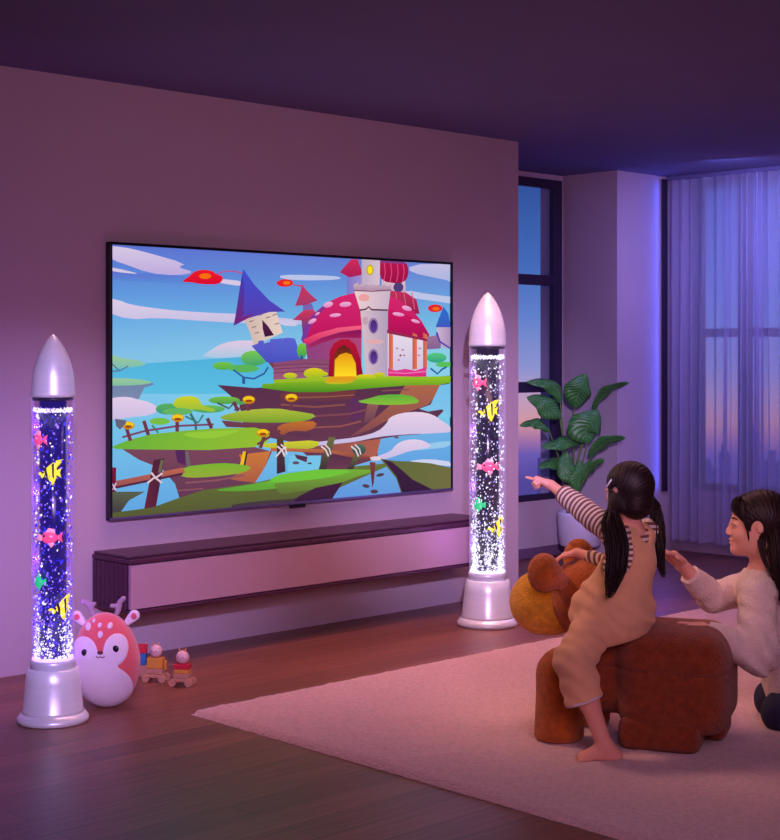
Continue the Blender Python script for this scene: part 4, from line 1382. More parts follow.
def hair_mat(name, c0, c1):
    m, nt, b = new_mat(name); N, K = nt.nodes, nt.links
    a = N.new('ShaderNodeAttribute'); a.attribute_name = 'strand'
    n = N.new('ShaderNodeTexNoise'); n.inputs['Scale'].default_value = 1.0; n.inputs['Detail'].default_value = 2
    n.noise_dimensions = '1D'
    K.new(a.outputs['Fac'], n.inputs['W'])
    r = N.new('ShaderNodeValToRGB'); r.color_ramp.elements[0].position = .35; r.color_ramp.elements[1].position = .7
    r.color_ramp.elements[0].color = rgba(c0); r.color_ramp.elements[1].color = rgba(c1)
    K.new(n.outputs['Fac'], r.inputs['Fac']); K.new(r.outputs['Color'], b.inputs['Base Color'])
    bp = N.new('ShaderNodeBump'); bp.inputs['Strength'].default_value = .55; bp.inputs['Distance'].default_value = .004
    K.new(n.outputs['Fac'], bp.inputs['Height']); K.new(bp.outputs['Normal'], b.inputs['Normal'])
    b.inputs['Roughness'].default_value = 0.5; b.inputs['Specular IOR Level'].default_value = .3
    return m


m_hair = hair_mat('dark_brown_hair', (14, 8, 12), (46, 24, 26))


def stripes(name, c0, c1, per, duty=.5):
    m, nt, b = new_mat(name); N, K = nt.nodes, nt.links
    a = N.new('ShaderNodeAttribute'); a.attribute_name = 'band'
    mu = N.new('ShaderNodeMath'); mu.operation = 'MULTIPLY'; mu.inputs[1].default_value = 2 * PI / per
    s = N.new('ShaderNodeMath'); s.operation = 'SINE'
    K.new(a.outputs['Fac'], mu.inputs[0]); K.new(mu.outputs[0], s.inputs[0])
    r = N.new('ShaderNodeMapRange'); r.inputs['From Min'].default_value = -.25 + duty; r.inputs['From Max'].default_value = .25 + duty
    K.new(s.outputs[0], r.inputs['Value'])
    x = N.new('ShaderNodeMix'); x.data_type = 'RGBA'
    x.inputs['A'].default_value = rgba(c0); x.inputs['B'].default_value = rgba(c1)
    K.new(r.outputs['Result'], x.inputs['Factor']); K.new(x.outputs['Result'], b.inputs['Base Color'])
    b.inputs['Roughness'].default_value = .85
    return m


V3 = lambda t: Vector(t)
fG = Vector((-.66, .75, 0)).normalized(); lG = Vector((-.75, -.66, 0)).normalized()     # facing, and her left
pelv = V3(L(611, 628, 5.21)); pelv.z = .475
chs = V3(L(630, 560, 5.20)); nck = V3(L(634, 524, 5.20)); hdc = V3(L(627.5, 491.5, 5.19))
shm = V3(L(632, 533, 5.20))
shL = shm + lG * .088; shR = shm - lG * .088
elL = V3(L(584, 510, 5.27)); wrL = V3(L(551, 485, 5.40))
elR = V3(L(612, 566, 5.42)); wrR = V3(L(577, 553, 5.50))
hipL = pelv + lG * .055; hipR = pelv - lG * .055
knL = V3(L(575, 662, 5.04)); anL = V3(L(606, 742, 5.015)); anL.z = .052
knR = V3(L(585, 664, 5.66)); anR = V3(L(600, 735, 5.68)); anR.z = .052


def head_sdf(P, c, f, s, up=(0, 0, 1), smile=0.0):
    M = axes(f, up)
    q = ((P - np.array(c, np.float32)) @ M) / s
    d = ell(q, (-.06, 0, .10), (.43, .36, .40))
    d = smin(d, ell(q, (.10, 0, -.10), (.28, .27, .36)), .12)
    d = smin(d, ell(q, (.295, 0, -.37), (.095, .11, .085)), .12)
    d = smin(d, ell(q, (.02, .15, -.22), (.26, .10, .18)), .12)
    d = smin(d, ell(q, (.02, -.15, -.22), (.26, .10, .18)), .12)
    for sgn in (-1, 1):                                        # sockets, cheeks, ears
        d = smax(d, -ell(q, (.43, sgn * .14, .03), (.08, .085, .06)), .05)
        d = smin(d, ell(q, (.27, sgn * .15, -.12), (.09, .09, .09)), .08)
        e = ell(q, (-.01, sgn * .355, .02), (.062, .035, .10))
        e = smax(e, -ell(q, (.01, sgn * .40, .03), (.036, .03, .066)), .02)
        d = smin(d, e, .02)
        d = smin(d, ell(q, (.345, sgn * .14, .02), (.055, .075, .042)), .01)      # closed-ish lids over the eyes
    d = smin(d, cap(q, (.37, 0, .04), (.43, 0, -.110), .03, .040), .045)
    for sgn in (-1, 1): d = smin(d, ell(q, (.395, sgn * .045, -.13), (.035, .032, .028)), .02)
    d = smin(d, ell(q, (.375, 0, -.215), (.045, .10, .026)), .02)
    d = smin(d, ell(q, (.365, 0, -.268), (.045, .085, .030)), .02)
    d = smax(d, -ell(q, (.425, 0, -.242), (.05, .10, .008)), .01)
    return d * s


def hand_sdf(P, wrist, fw, back, size, curls, spread=.9, thumb=1, thumb_fold=.5):
    """palm plus five fingers; fw = direction of the fingers, back = direction of the back of the hand"""
    fw = Vector(fw).normalized(); bk = Vector(back); bk = (bk - fw * bk.dot(fw)).normalized()
    sd = fw.cross(bk).normalized() * thumb                     # towards the thumb
    w = Vector(wrist); S_ = size
    kn = w + fw * S_ * .50
    d = cap(P, w, w + fw * S_ * .12, S_ * .15, S_ * .15)
    d = smin(d, cap(P, w + fw * S_ * .16 + sd * S_ * .08, kn + sd * S_ * .13, S_ * .13, S_ * .115), S_ * .06)
    d = smin(d, cap(P, w + fw * S_ * .16 - sd * S_ * .08, kn - sd * S_ * .13, S_ * .13, S_ * .105), S_ * .06)
    ln = [.44, .49, .45, .35]
    for i in range(4):
        k0 = kn + sd * S_ * (.195 - .13 * i) - fw * S_ * (.02 * abs(i - 1.2))
        dr = (fw + sd * (.10 - .07 * i) * spread).normalized()
        ang = 0.0; p = k0; r = S_ * (.066 - .006 * (i == 3))
        seg = [.42, .32, .26]
        for j in range(3):
            ang += curls[i] * (.9 if j == 0 else 1.1)
            dj = dr * math.cos(ang) - bk * math.sin(ang)
            q = p + dj * S_ * ln[i] * seg[j]
            e = cap(P, p, q, r, r * .92)
            d = smin(d, e, S_ * (.035 if j == 0 else .008))
            p = q; r *= .92
    t0 = w + fw * S_ * .16 + sd * S_ * .13
    t1 = t0 + (fw * .75 + sd * (.75 - .6 * thumb_fold) - bk * .35 * thumb_fold).normalized() * S_ * .24
    t2 = t1 + (fw * .9 + sd * (.25 - .7 * thumb_fold) - bk * .45 * thumb_fold).normalized() * S_ * .20
    d = smin(d, cap(P, t0, t1, S_ * .085, S_ * .072), S_ * .05)
    d = smin(d, cap(P, t1, t2, S_ * .070, S_ * .056), S_ * .01)
    return d


def foot_sdf(P, an, dr, s):
    dr = Vector((dr[0], dr[1], 0)).normalized(); sd = Vector((0, 0, 1)).cross(dr)
    a = Vector(an); heel = Vector((a.x, a.y, .026)) - dr * s * .16; ball_ = Vector((a.x, a.y, .022)) + dr * s * .46
    d = ell(P, heel, (s * .17, s * .15, .030))
    d = smin(d, cap(P, (a.x, a.y, a.z + .01), tuple(ball_ + Vector((0, 0, .008))), s * .155, s * .10), .03)
    d = smin(d, cap(P, tuple(heel), tuple(ball_), s * .14, s * .13), .02)
    d = smin(d, cap(P, tuple(ball_ + sd * s * .12), tuple(ball_ - sd * s * .12), s * .09, s * .08), .02)
    for i in range(5):
        b = ball_ + sd * s * (.17 - .085 * i)
        t = b + dr * s * (.24 - .03 * i)
        r = s * (.062 if i == 0 else .045)
        d = smin(d, cap(P, (b.x, b.y, .020), (t.x, t.y, .015), r, r), .006)
    return np.maximum(d, -(P[..., 2] - GZ))


GZ = .0225                                     # top of the rug pile
hfG = (-.74, .67, -.02)


def kid_body(P):
    d = ell(P, (pelv.x, pelv.y, pelv.z + .02), (.095, .085, .075))
    d = smin(d, cap(P, pelv + Vector((0, 0, .03)), chs, .080, .078), .05)
    d = smin(d, cap(P, shL + Vector((0, 0, -.012)), shR + Vector((0, 0, -.012)), .034, .034), .05)
    d = smin(d, cap(P, nck + Vector((0, 0, -.02)), hdc + Vector((0, 0, -.05)), .034, .034), .025)
    d = smin(d, head_sdf(P, hdc, hfG, .183), .015)
    d = smin(d, chain(P, [shL, elL, wrL], [.034, .026, .0175], .01), .03)
    d = smin(d, chain(P, [shR, elR, wrR], [.034, .026, .019], .01), .03)
    d = smin(d, hand_sdf(P, wrL, Vector(L(528, 476, 5.43)) - wrL, (-.05, .3, 1), .108, [.04, 1.25, 1.3, 1.3], .6, 1, .9), .008)
    d = smin(d, hand_sdf(P, wrR, Vector(L(558, 556, 5.50)) - wrR, (-.2, .1, 1), .095, [.28, .26, .28, .3], 1.2, -1, .2), .008)
    d = smin(d, chain(P, [hipL, knL, anL], [.058, .040, .025], .012), .03)
    d = smin(d, cap(P, knL.lerp(anL, .25), knL.lerp(anL, .45), .036, .032), .02)
    d = smin(d, chain(P, [hipR, knR, anR], [.058, .040, .025], .012), .03)
    d = smin(d, foot_sdf(P, anL, (-1, -.12, 0), .165), .015)
    d = smin(d, foot_sdf(P, anR, (-1, .3, 0), .145), .015)
    return d


body = sdf_obj('body', kid_body, (.45, 4.95, 0), (1.0, 5.78, 1.02), .0036, m_skin, kid, GO)


# clothes ----------------------------------------------------------
def torso(P, off):
    d = ell(P, (pelv.x, pelv.y, pelv.z + .02), (.095 + off, .085 + off, .075 + off))
    d = smin(d, cap(P, pelv + Vector((0, 0, .03)), chs, .080 + off, .078 + off), .05)
    return smin(d, cap(P, shL + Vector((0, 0, -.012)), shR + Vector((0, 0, -.012)), .034 + off, .034 + off), .05)


def band_shirt(P):
    # distance along whichever limb is nearest
    dT = torso(P, 0)
    out = P[..., 2].copy()
    for (a, b, c) in ((shL, elL, wrL), (shR, elR, wrR)):
        A, B_, C_ = [np.array(x, np.float32) for x in (a, b, c)]
        ax = (C_ - A); ln = np.linalg.norm(ax); ax = ax / ln
        t = (P - A) @ ax
        dl = chain(P, [a, b, c], [.034, .026, .0175])
        out = np.where((dl < dT - .004) & (t > .02), t + float(a.z), out)
    return out


def f_shirt(P):
    w = wob(P, 60) * .0022 + wob(P, 26, 2) * .0025
    d = torso(P, .006)
    e = wrL.lerp(elL, .38)
    d = smin(d, chain(P, [shL, elL, e], [.047, .043, .035], .01), .02)
    e2_ = wrR.lerp(elR, .35)
    d = smin(d, chain(P, [shR, elR, e2_], [.045, .036, .028], .01), .02)
    d = d + w
    # cuffs: open cut planes, neck opening, above the waist only
    for (c, a) in ((e, (wrL - elL)), (e2_, (wrR - elR))):
        a = np.array(a.normalized(), np.float32)
        pl_ = (P - np.array(c, np.float32)) @ a
        near = np.linalg.norm(P - np.array(c, np.float32), axis=-1) < .09
        d = np.where(near, np.maximum(d, pl_ - .006), d)
    d = np.maximum(d, -(cap(P, nck + Vector((0, 0, .006)), nck + Vector((0, 0, .15)), .030, .06)))
    return np.maximum(d, (.52 - P[..., 2]))


m_shirt = stripes('striped_jersey', (226, 208, 200), (120, 76, 66), .0195, .0)
sdf_obj('striped_shirt', f_shirt, (.5, 5.0, .5), (1.0, 5.62, .96), .0036, m_shirt, kid, GO, attrs={'band': band_shirt})


def scr2(P):
    """where a local point lies in the photograph"""
    d = P[..., 1]
    return 390 + P[..., 0] / d * FPX, 354 + (HC - P[..., 2]) / d * FPX


def f_overall(P):
    x, y, z = P[..., 0], P[..., 1], P[..., 2]
    t = np.clip((chs.z + .02 - z) / (chs.z + .02 - pelv.z + .01), 0, 1.4)
    off = .013 + .036 * t ** 1.5
    d = torso(P, 0) - off
    d = smin(d, ell(P, (pelv.x + .015, pelv.y, pelv.z + .02), (.130, .120, .085)), .03)
    d = smax(d, (.424 - (.929 - x) * .27) - z, .015)
    d = d + (wob(P, 22, 1) * .005 + .0028 * np.sin((x * .55 + z) * 100 + 2.0 * np.sin(x * 26)) * np.exp(-((z - pelv.z - .02) / .09) ** 2) + wob(P, 48, 4) * .002) * np.clip(t + .2, 0, 1)
    # the bagging fold low on the back
    fx = (x - pelv.x) * .5 + (z - (pelv.z + .055))
    d = d - .004 * np.exp(-(fx / .016) ** 2) + .004 * np.exp(-((fx + .028) / .016) ** 2)
    # armholes, back neckline: round cuts through the fabric
    al = shm + lG * .115 + Vector((0, 0, -.055)); ar = shm - lG * .112 + Vector((0, 0, -.035))
    d = smax(d, -ell(P, al, (.078, .078, .098)), .004)
    d = smax(d, -ell(P, ar, (.062, .062, .085)), .004)
    tc_ = shm + Vector((0, 0, .0))
    d = smax(d, -ell(P, shm - fG * .06 - lG * .012 + Vector((0, 0, .022)), (.036, .04, .052)), .004)
    d = smax(d, -ell(P, shm + fG * .07 + Vector((0, 0, .03)), (.04, .04, .06)), .004)
    # trouser legs
    q = P
    for (h, k, a, top) in ((hipL, knL, anL, .49), (hipR, knR, anR, .47)):
        e = k.lerp(a, .43) + Vector((-.014, 0, 0))
        g = chain(q, [h, k + Vector((-.004, 0, .004)), e], [.074, .066, .066], .015)
        g = g + wob(P, 34, 3) * .005 + .003 * np.sin(z * 105 + x * 70 + 2 * np.sin(y * 30))
        v = np.array((a - k).normalized(), np.float32)
        g = smax(g, (P - np.array(e, np.float32)) @ v - .004, .004)
        hollow = cap(P, e + (e - k).normalized() * .10, e - (e - k).normalized() * .02, .048, .044)
        g = smax(g, -hollow, .004)
        d = smin(d, g, .010)
    return d


m_over = mat('tan_twill', (228, 172, 128), 0.85, var=0.08, vscale=18, bump=0.25, bscale=420, sheen=0.2)
m_lining = mat('pale_twill_lining', (216, 196, 206), 0.85)
sdf_obj('overalls', f_overall, (.45, 4.9, .2), (1.02, 5.8, .95), .0045, m_over, kid, GO)
# turned-up pale hem on the near trouser leg
e = knL.lerp(anL, .42) + Vector((-.014, 0, -.004))
v = (anL - knL).normalized()
Mh = axes(v, (0, 1, 0))
hp_ = [tuple(e + Vector((Mh[0][1] * math.cos(a) + Mh[0][2] * math.sin(a), Mh[1][1] * math.cos(a) + Mh[1][2] * math.sin(a), Mh[2][1] * math.cos(a) + Mh[2][2] * math.sin(a))) * .061 - Vector(GO)) for a in np.linspace(0, 2 * PI, 33)]
MB().tube(hp_, .0055, 8).build('turned_hem', m_lining, kid, True)


# hair -------------------------------------------------------------
def hair_strand(c, f, sc, tie_pts):
    M = axes(f)
    def g(P):
        q = ((P - np.array(c, np.float32)) @ M) / sc
        # strands run from the middle parting down to the ties
        return np.arctan2(q[..., 0] + .05, q[..., 2] + .25) * 16 + np.sign(q[..., 1]) * 9
    return g


tieL = V3(L(612, 511, 5.13)); tieR = V3(L(655, 506, 5.26))


def f_hair(P):
    M = axes(hfG)
    q = ((P - np.array(hdc, np.float32)) @ M) / .183
    d = ell(q, (-.07, 0, .13), (.475, .425, .455))
    d = smin(d, ell(q, (-.20, 0, -.23), (.31, .34, .29)), .12)
    # parting groove and combed waves
    an = np.arctan2(q[..., 0] + .05, q[..., 2] + .25)
    d = d + .004 * np.sin(an * 60 + q[..., 1] * 9) + .018 * np.exp(-(q[..., 1] / .022) ** 2) * (q[..., 2] > -.05)
    face = ell(q, (.42, 0, -.18), (.40, .42, .46))
    d = smax(d, -face, .03)
    for sgn in (-1, 1): d = smax(d, -ell(q, (.05, sgn * .42, -.02), (.12, .15, .15)), .03)
    d = d * .180
    for t in (tieL, tieR):
        base = hdc + (t - hdc) * .55
        d = smin(d, cap(P, base, t, .040, .020), .02)
    return d


sdf_obj('hair', f_hair, (.62, 5.0, .74), (1.0, 5.4, 1.04), .0034, m_hair, kid, GO, attrs={'strand': hair_strand(hdc, hfG, .183, 0)})


def pony(name, pts, rads, n_loose, par, org, seed, m=None, amp=.004, h=.0032):
    R_ = random.Random(seed)
    m = m or m_hair
    P0 = smooth_line(pts, 5); n = len(P0)
    rr = [float(np.interp(i / (n - 1) * (len(pts) - 1), range(len(pts)), rads)) for i in range(n)]
    mb = MB()
    for k in range(n_loose):
        a = R_.uniform(0, 2 * PI); rho = math.sqrt(R_.random())
        ph = R_.uniform(0, 6); end = R_.uniform(.62, 1.0) ** .6
        q = []
        for i in range(0, max(3, int(n * end))):
            t = i / (n - 1)
            o = Vector((math.cos(a), math.sin(a), 0)) * rho * rr[i] * (1 + .25 * math.sin(t * 5 + ph))
            q.append(tuple(P0[i] + o + Vector((math.sin(t * 9 + ph), math.cos(t * 7 + ph), 0)) * amp * t - Vector(org)))
        L_ = len(q)
        mb.tube(q, [max(.0007, R_.uniform(.0022, .0036) * (1 - .85 * (i / (L_ - 1)) ** 3)) for i in range(L_)], 6)
    o = mb.build(name, m, par, True)
    at = o.data.attributes.new('strand', 'FLOAT', 'POINT')
    co = np.empty(len(o.data.vertices) * 3, np.float32); o.data.vertices.foreach_get('co', co)
    co = co.reshape(-1, 3); at.data.foreach_set('value', (co[:, 0] * 200 + co[:, 1] * 160).astype(np.float32))
    return o


pony('ponytail', [tieL, V3(L(613, 524, 5.105)), V3(L(617, 545, 5.075)), V3(L(616, 568, 5.055)), V3(L(612, 588, 5.045)), V3(L(608, 600, 5.04))], [.018, .032, .036, .032, .02, .008], 150, kid, GO, 4)
pony('ponytail', [tieR, V3(L(657, 522, 5.25)), V3(L(659, 545, 5.22)), V3(L(661, 566, 5.21)), V3(L(665, 580, 5.20))], [.015, .022, .022, .016, .006], 90, kid, GO, 8)
m_tie = mat('dark_hair_tie', (40, 24, 44), .7)
for t in (tieL, tieR):
    q = Vector(t) - Vector(GO)
    MB().tube([tuple(q + Vector((.017 * math.cos(a * PI / 6), .015 * math.sin(a * PI / 6), 0))) for a in range(13)], .006, 8).build('hair_tie', m_tie, kid, True)
a, b = V3(L(606.5, 487, 5.085)) - V3(GO), V3(L(611.5, 479.5, 5.075)) - V3(GO)
MB().tube([a, b], .0028, 8).build('hair_clip', mat('white_hair_clip', (235, 225, 235), .35), kid, True)

# ================================================================== WOMAN
WO = L(800, 0, 5.45); WO = (WO[0], WO[1], 0)
wom = empty('person', W(WO), -YAW, 'woman in cream knitted sweater and dark jeans kneeling beside the bear seat', 'person')
m_skin2 = mat('woman_skin', (236, 172, 150), 0.5, var=0.03, vscale=10, bump=0.02, bscale=300, sub=0.12)
m_hair2 = hair_mat('dark_hair', (14, 8, 12), (52, 26, 30))
hW = V3(L(756.5, 526, 5.40)); SW = .234
fW = Vector((-.97, .10, .02)).normalized()
neck = V3(L(768, 572, 5.42)); shN = V3(L(757, 594, 5.30)); shF = V3(L(752, 588, 5.62))
elN = V3(L(757, 655, 5.20)); wrN = V3(L(702, 629, 5.24))
elF = V3(L(712, 598, 5.52)); wrF = V3(L(680, 563, 5.42))
wch = V3(L(778, 620, 5.46)); wpl = V3(L(802, 690, 5.50))
kN = V3(L(781, 722, 5.42)); kN.z = .080
kF = kN + Vector((.03, .22, 0)); hpN = wpl + Vector((.04, -.10, -.02)); hpF = wpl + Vector((.04, .10, -.02))
kN2 = kN; 
ftN = Vector((hpN.x + .10, hpN.y, .06)); ftF = Vector((hpF.x + .10, hpF.y, .06))


def wom_body(P):
    d = head_sdf(P, hW, fW, SW)
    d = smin(d, cap(P, hW + Vector((.028, 0, -.055)), neck, .052, .056), .03)
    d = smin(d, cap(P, neck + Vector((0, 0, -.04)), wch, .08, .105), .05)
    d = smin(d, cap(P, wch, wpl, .105, .12), .05)
    d = smin(d, cap(P, shN, shF, .045, .045), .06)
    d = smin(d, chain(P, [shN, elN, wrN], [.048, .036, .024], .01), .03)
    d = smin(d, chain(P, [shF, elF, wrF], [.048, .036, .023], .01), .03)
    d = smin(d, hand_sdf(P, wrF, Vector(L(662, 548, 5.34)) - wrF, (.3, .2, 1), .150, [.15, .18, .22, .28], .8, -1, .3), .01)
    d = smin(d, hand_sdf(P, wrN, Vector(L(672, 627.5, 5.26)) - wrN, (-.05, -.1, 1), .150, [.08, .08, .10, .12], .9, 1, .3), .01)
    for (h, k, f) in ((hpN, kN, ftN), (hpF, kF, ftF)):
        d = smin(d, chain(P, [h, k], [.085, .062]), .03)
        d = smin(d, chain(P, [k, f], [.055, .04]), .02)
        t = f + Vector((.12, 0, -.02))
        d = smin(d, cap(P, f, t, .036, .03), .02)
    return np.maximum(d, -(P[..., 2] - GZ))


sdf_obj('body', wom_body, (.85, 4.95, 0), (1.95, 5.95, 1.02), .0045, m_skin2, wom, WO)


def f_sweater(P):
    z = P[..., 2]
    d = cap(P, neck + Vector((0, 0, -.035)), wch, .088, .122)
    d = smin(d, cap(P, wch, wpl + Vector((0, 0, .03)), .122, .142), .05)
    d = smin(d, cap(P, shN, shF, .058, .058), .06)
    eN = wrN.lerp(elN, .10); eF = wrF.lerp(elF, .32)
    a = chain(P, [shN, elN + Vector((.004, 0, .0)), eN.lerp(elN, .5), eN], [.064, .070, .058, .034], .02)
    d = smin(d, a, .025)
    b = chain(P, [shF, elF, eF], [.062, .056, .040], .02)
    d = smin(d, b, .025)
    # gathers round the elbow and soft knit undulation
    r = P - np.array(elN, np.float32)
    rd = np.linalg.norm(r, axis=-1)
    th = np.arctan2(r[..., 2], -r[..., 0])
    u = P[..., 0] * .75 + P[..., 2] * .66
    d = d + (.0075 * np.sin(u * 95 + 2.2 * np.sin(P[..., 2] * 24) + P[..., 1] * 20)) * np.exp(-((rd - .05) / .12) ** 2) + wob(P, 30, 5) * .006 + wob(P, 70, 2) * .003
    for (c, aa) in ((eN, wrN - elN), (eF, wrF - elF)):
        aa = np.array(aa.normalized(), np.float32)
        near = np.linalg.norm(P - np.array(c, np.float32), axis=-1) < .09
        d = np.where(near, np.maximum(d, (P - np.array(c, np.float32)) @ aa - .004), d)
    d = smax(d, -cap(P, neck + Vector((-.005, 0, -.012)), neck + Vector((-.04, 0, .16)), .062, .085), .006)
    return np.maximum(d, -(z - (wpl.z - .055 + .006 * np.sin(P[..., 0] * 60))))


m_knit = mat('cream_knit', (232, 208, 204), 0.92, var=0.05, vscale=30, bump=0.9, bscale=150, sheen=0.3)
sdf_obj('sweater', f_sweater, (.95, 4.95, .1), (1.75, 5.85, .75), .0045, m_knit, wom, WO)
mp_ = [tuple(neck + Vector((.066 * math.cos(t) - .010, .068 * math.sin(t), -.005 - .010 * math.cos(t))) - Vector(WO)) for t in np.linspace(0, 2 * PI, 25)]
MB().tube(mp_, .0075, 8).build('ribbed_collar', m_knit, wom, True)


def f_jeans(P):
    d = ell(P, wpl + Vector((.03, 0, -.02)), (.155, .17, .12))
    for (h, k, f) in ((hpN, kN, ftN), (hpF, kF, ftF)):
        d = smin(d, chain(P, [h, k], [.098, .066]), .03)
        d = smin(d, cap(P, k, f.lerp(k, .15), .070, .052), .02)
    d = d + wob(P, 30, 7) * .004
    return np.maximum(d, -(P[..., 2] - GZ))


m_jean = mat('dark_denim', (34, 34, 66), 0.85, var=0.15, vscale=60, bump=0.3, bscale=400)
sdf_obj('jeans', f_jeans, (.95, 4.95, 0), (1.85, 5.95, .36), .005, m_jean, wom, WO)


def f_whair(P):
    M = axes(fW)
    q = ((P - np.array(hW, np.float32)) @ M) / SW
    d = ell(q, (-.09, 0, .13), (.475, .41, .44))
    d = smin(d, ell(q, (-.30, 0, -.12), (.26, .28, .30)), .12)
    d = smin(d, ell(q, (.14, 0, .22), (.235, .33, .25)), .08)
    an = np.arctan2(q[..., 0] + .25, q[..., 2] + .1)
    d = d + .005 * np.sin(an * 46 + q[..., 1] * 8)
    face = ell(q, (.46, 0, -.20), (.40, .50, .42))
    d = smax(d, -face, .03)
    for sgn in (-1, 1): d = smax(d, -ell(q, (.045, sgn * .42, -.02), (.095, .16, .15)), .03)
    d = smax(d, -ell(q, (.10, 0, -.42), (.30, .5, .30)), .03)
    return d * SW


sdf_obj('hair', f_whair, (.95, 5.1, .60), (1.5, 5.7, 1.02), .0036, m_hair2, wom, WO, attrs={'strand': hair_strand(hW, fW, SW, 0)})


def HW(u, v, dy):                               # portrait tile (710..780 x 480..580) -> point, dy nearer the camera
    return V3(L(710 + u * .119, 480 + v * .119, 5.40 - dy))


def strands(name, lines, par, org, m, r=.0013):
    mb = MB()
    for ln in lines: mb.tube([tuple(Vector(p) - Vector(org)) for p in ln], [r] * (len(ln) - 1) + [r * .25], 6, 5)
    o = mb.build(name, m, par, True)
    at = o.data.attributes.new('strand', 'FLOAT', 'POINT')
    co = np.empty(len(o.data.vertices) * 3, np.float32); o.data.vertices.foreach_get('co', co)
    co = co.reshape(-1, 3); at.data.foreach_set('value', (co[:, 0] * 200 + co[:, 1] * 160).astype(np.float32))
    return o


R_ = random.Random(12)
ln = []
for k in range(110):                             # fringe over the forehead
    y = R_.uniform(-.075, .075); e = abs(y) / .075
    u0 = 250 + R_.uniform(-22, 26); u1 = 168 + 60 * R_.random() + 30 * e
    ln.append([HW(u0, 140, -y * .5), HW((u0 + u1) / 2 - 20, 170, -y * .9), HW(u1 + 4, 225, -y), HW(u1 + 4 + 22 * R_.random(), 262 + 46 * R_.random(), -y)])
strands('fringe', ln, wom, WO, m_hair2)
ln = []
for k in range(60):                             # side locks in front of the ear
    o = R_.uniform(-14, 14) - 12
    ln.append([HW(290 + o, 170, .075), HW(285 + o, 260, .088), HW(300 + o * .8, 350, .088), HW(322 + o * .5, 430, .082), HW(330 + o * .3, 470 + 40 * R_.random(), .076)])
strands('side_lock', ln, wom, WO, m_hair2, .0012)
pony('ponytail', [HW(500, 260, -.02), HW(555, 400, .04), HW(575, 520, .07), HW(585, 650, .09), HW(600, 800, .10), HW(610, 930, .10), HW(600, 1080, .11)], [.05, .055, .042, .034, .028, .02, .008], 190, wom, WO, 21, m_hair2)
pony('loose_lock', [HW(450, 360, .03), HW(432, 500, .070), HW(445, 620, .095), HW(480, 720, .115), HW(540, 840, .13)], [.012, .012, .009, .006, .003], 22, wom, WO, 22, m_hair2)
MW = axes(fW)


def hq(x, y, z): return Vector(np.array(MW) @ (np.array((x, y, z)) * SW)) + hW - Vector(WO)


m_lip = mat('rose_lips', (200, 92, 100), .4); m_brow = mat('dark_brow', (50, 28, 30), .8); m_iris = mat('dark_iris', (26, 14, 16), .15)
m_white = mat('eye_white', (236, 226, 228), .3)
Mw = Matrix([[float(x) for x in row] for row in MW])
for sgn in (-1, 1):
    ew = MB().ball(hq(.350, sgn * .14, .018), (.045 * SW, .05 * SW, .022 * SW), 14, Mw).build('eye', m_white, wom, True)
    MB().ball(hq(.376, sgn * .14, .018), (.02 * SW, .022 * SW, .021 * SW), 12, Mw).build('iris', m_iris, ew, True)
    MB().tube([hq(.385, sgn * .09, .034), hq(.392, sgn * .14, .044), hq(.362, sgn * .20, .030), hq(.345, sgn * .225, .018)], [.0012, .002, .002, .001], 6, 4).build('eyelashes', m_iris, wom, True)
    MB().tube([hq(.378, sgn * .07, .112), hq(.362, sgn * .14, .132), hq(.315, sgn * .22, .11)], [.0025, .003, .001], 6, 4).build('eyebrow', m_brow, wom, True)
MB().ball(hq(.372, 0, -.212), (.036 * SW, .085 * SW, .018 * SW), 14, Mw).ball(hq(.362, 0, -.270), (.036 * SW, .075 * SW, .022 * SW), 14, Mw).build('lips', m_lip, wom, True)
MG = axes(hfG); Mg = Matrix([[float(x) for x in row] for row in MG])


def gq(x, y, z): return Vector(np.array(MG) @ (np.array((x, y, z)) * .183)) + hdc - Vector(GO)


for sgn in (-1, 1):
    ew = MB().ball(gq(.362, sgn * .14, .018), (.045 * .183, .05 * .183, .026 * .183), 14, Mg).build('eye', m_white, kid, True)
    MB().ball(gq(.392, sgn * .14, .018), (.02 * .183, .024 * .183, .024 * .183), 12, Mg).build('iris', m_iris, ew, True)
MB().ball(gq(.385, 0, -.24), (.03 * .183, .075 * .183, .03 * .183), 14, Mg).build('lips', m_lip, kid, True)

mm_ = [hq(.372, -.06, -.238), hq(.378, .0, -.242), hq(.355, .09, -.232), hq(.325, .135, -.205)]
MB().tube(mm_, [.0012, .002, .002, .001], 6, 4).build('smile_line', mat('mouth_shadow', (110, 40, 50), .6), wom, True)
# ================================================================== LIGHTS
def area(name, loc, target, sx, sy, power, col, spread=180):
    l = bpy.data.lights.new(name, 'AREA'); l.shape = 'RECTANGLE'; l.size = sx; l.size_y = sy
    l.energy = power; l.color = lin(col); l.spread = math.radians(spread)
    o = bpy.data.objects.new(name, l); COL.objects.link(o)
    o.location = loc
    o.rotation_euler = (Vector(target) - Vector(loc)).to_track_quat('-Z', 'Y').to_euler()
    return o


def point(name, loc, power, col, r=0.02):
    l = bpy.data.lights.new(name, 'POINT'); l.energy = power; l.color = lin(col); l.shadow_soft_size = r
    o = bpy.data.objects.new(name, l); COL.objects.link(o); o.location = loc
    return o


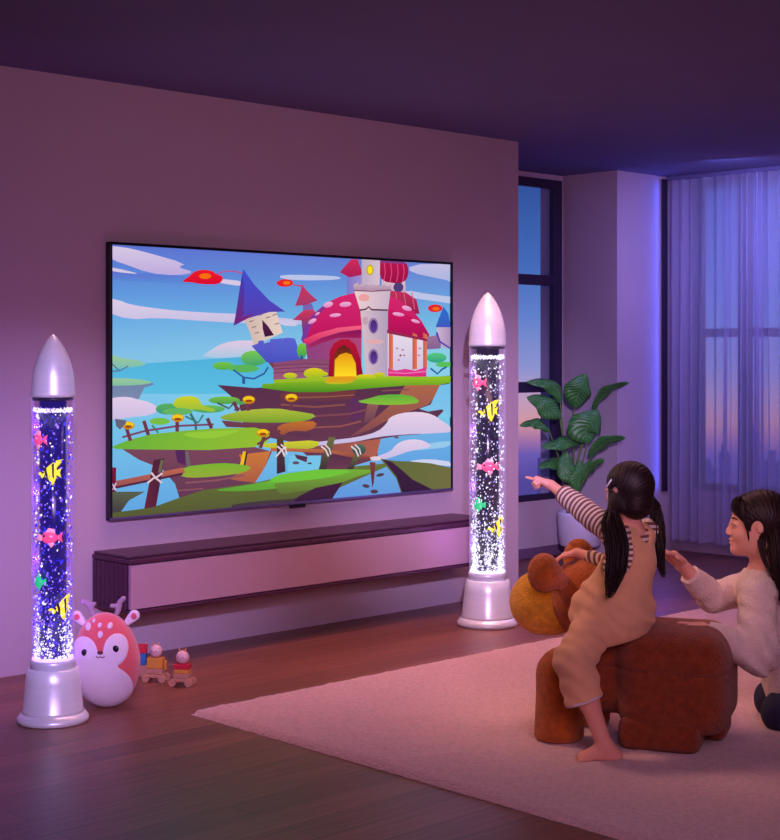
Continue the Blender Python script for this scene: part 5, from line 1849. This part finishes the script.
area('rug_fill_light', (5.2, 4.1, 2.55), (5.3, 4.2, 0), 1.8, 0.8, 14, (255, 185, 190), 120)  # added fill to brighten the rug, no fixture here
area('console_fill_light', (4.9, 5.0, 2.55), (4.9, 5.0, 0), 3.4, 0.2, 12, (255, 178, 180), 70)  # added fill for the floor strip and console, not a room lamp
area('bay_cove_light', (7.9, 5.0, 2.56), (8.3, 5.6, 0.5), 0.7, 1.4, 15, (205, 150, 235))
area('pillar_strip_light', (8.47, 6.14, 1.5), (8.0, 6.19, 1.5), 0.03, 2.1, 2.2, (60, 90, 255))
area('curtain_cove_light', (7.9, 5.3, 2.5), (8.56, 5.5, 1.5), 0.3, 1.6, 24, (135, 145, 255))
area('room_fill_light', (1.5, 0.2, 2.4), (5.4, 5.6, 1.4), 2.0, 2.0, 33, (228, 172, 212), 80)


def spot(name, loc, target, ang, power, col, r=.05, blend=1.0):
    l = bpy.data.lights.new(name, 'SPOT'); l.energy = power; l.color = lin(col); l.shadow_soft_size = r
    l.spot_size = math.radians(ang); l.spot_blend = blend
    o = bpy.data.objects.new(name, l); COL.objects.link(o); o.location = loc
    o.rotation_euler = (Vector(target) - Vector(loc)).to_track_quat('-Z', 'Y').to_euler()


# added spots over the viewer's shoulder, brightening each lamp and the wall behind
spot('added_spot', (0.3, 0.5, 2.3), (pl[0], pl[1], .72), 21, 1080, (196, 172, 255))
spot('added_spot', (0.8, 0.3, 2.3), (pr[0], pr[1], .95), 18, 1650, (204, 184, 255))
spot('added_spot', (3.6, 5.0, 2.5), (4.5, 3.4, .4), 42, 190, (255, 190, 150), .3)  # added warm rim light for the bear and child
spot('added_spot', (2.6, 2.2, 2.5), (5.0, 3.1, .45), 24, 70, (255, 195, 185), .15)  # added key light on the figures
for (c, k, col, pw) in ((pl, 1.0, (165, 90, 255), 1.0), (pr, 1.165, (190, 120, 255), 1.0)):
    for t in (.35, .6, .85, 1.1):
        p = W((c[0] * CA - c[1] * SA, c[0] * SA + c[1] * CA, 0))
        b = Vector((c[0], c[1], t * k)) + Vector((SA * 0, .066 * k, 0))
        point('lamp_glow', b, (1.9 if k == 1.0 else .9) * pw, col, .006)

vs = scene.view_settings
vs.view_transform = 'Standard'; vs.look = 'None'; vs.exposure = 0.0; vs.gamma = 1.0
vs.use_curve_mapping = False
try:
    scene.cycles.use_denoising = True
    scene.cycles.max_bounces = 8
    scene.cycles.transparent_max_bounces = 24
    scene.cycles.sample_clamp_indirect = 4
    scene.cycles.caustics_reflective = False
    scene.cycles.caustics_refractive = False
except Exception:
    pass
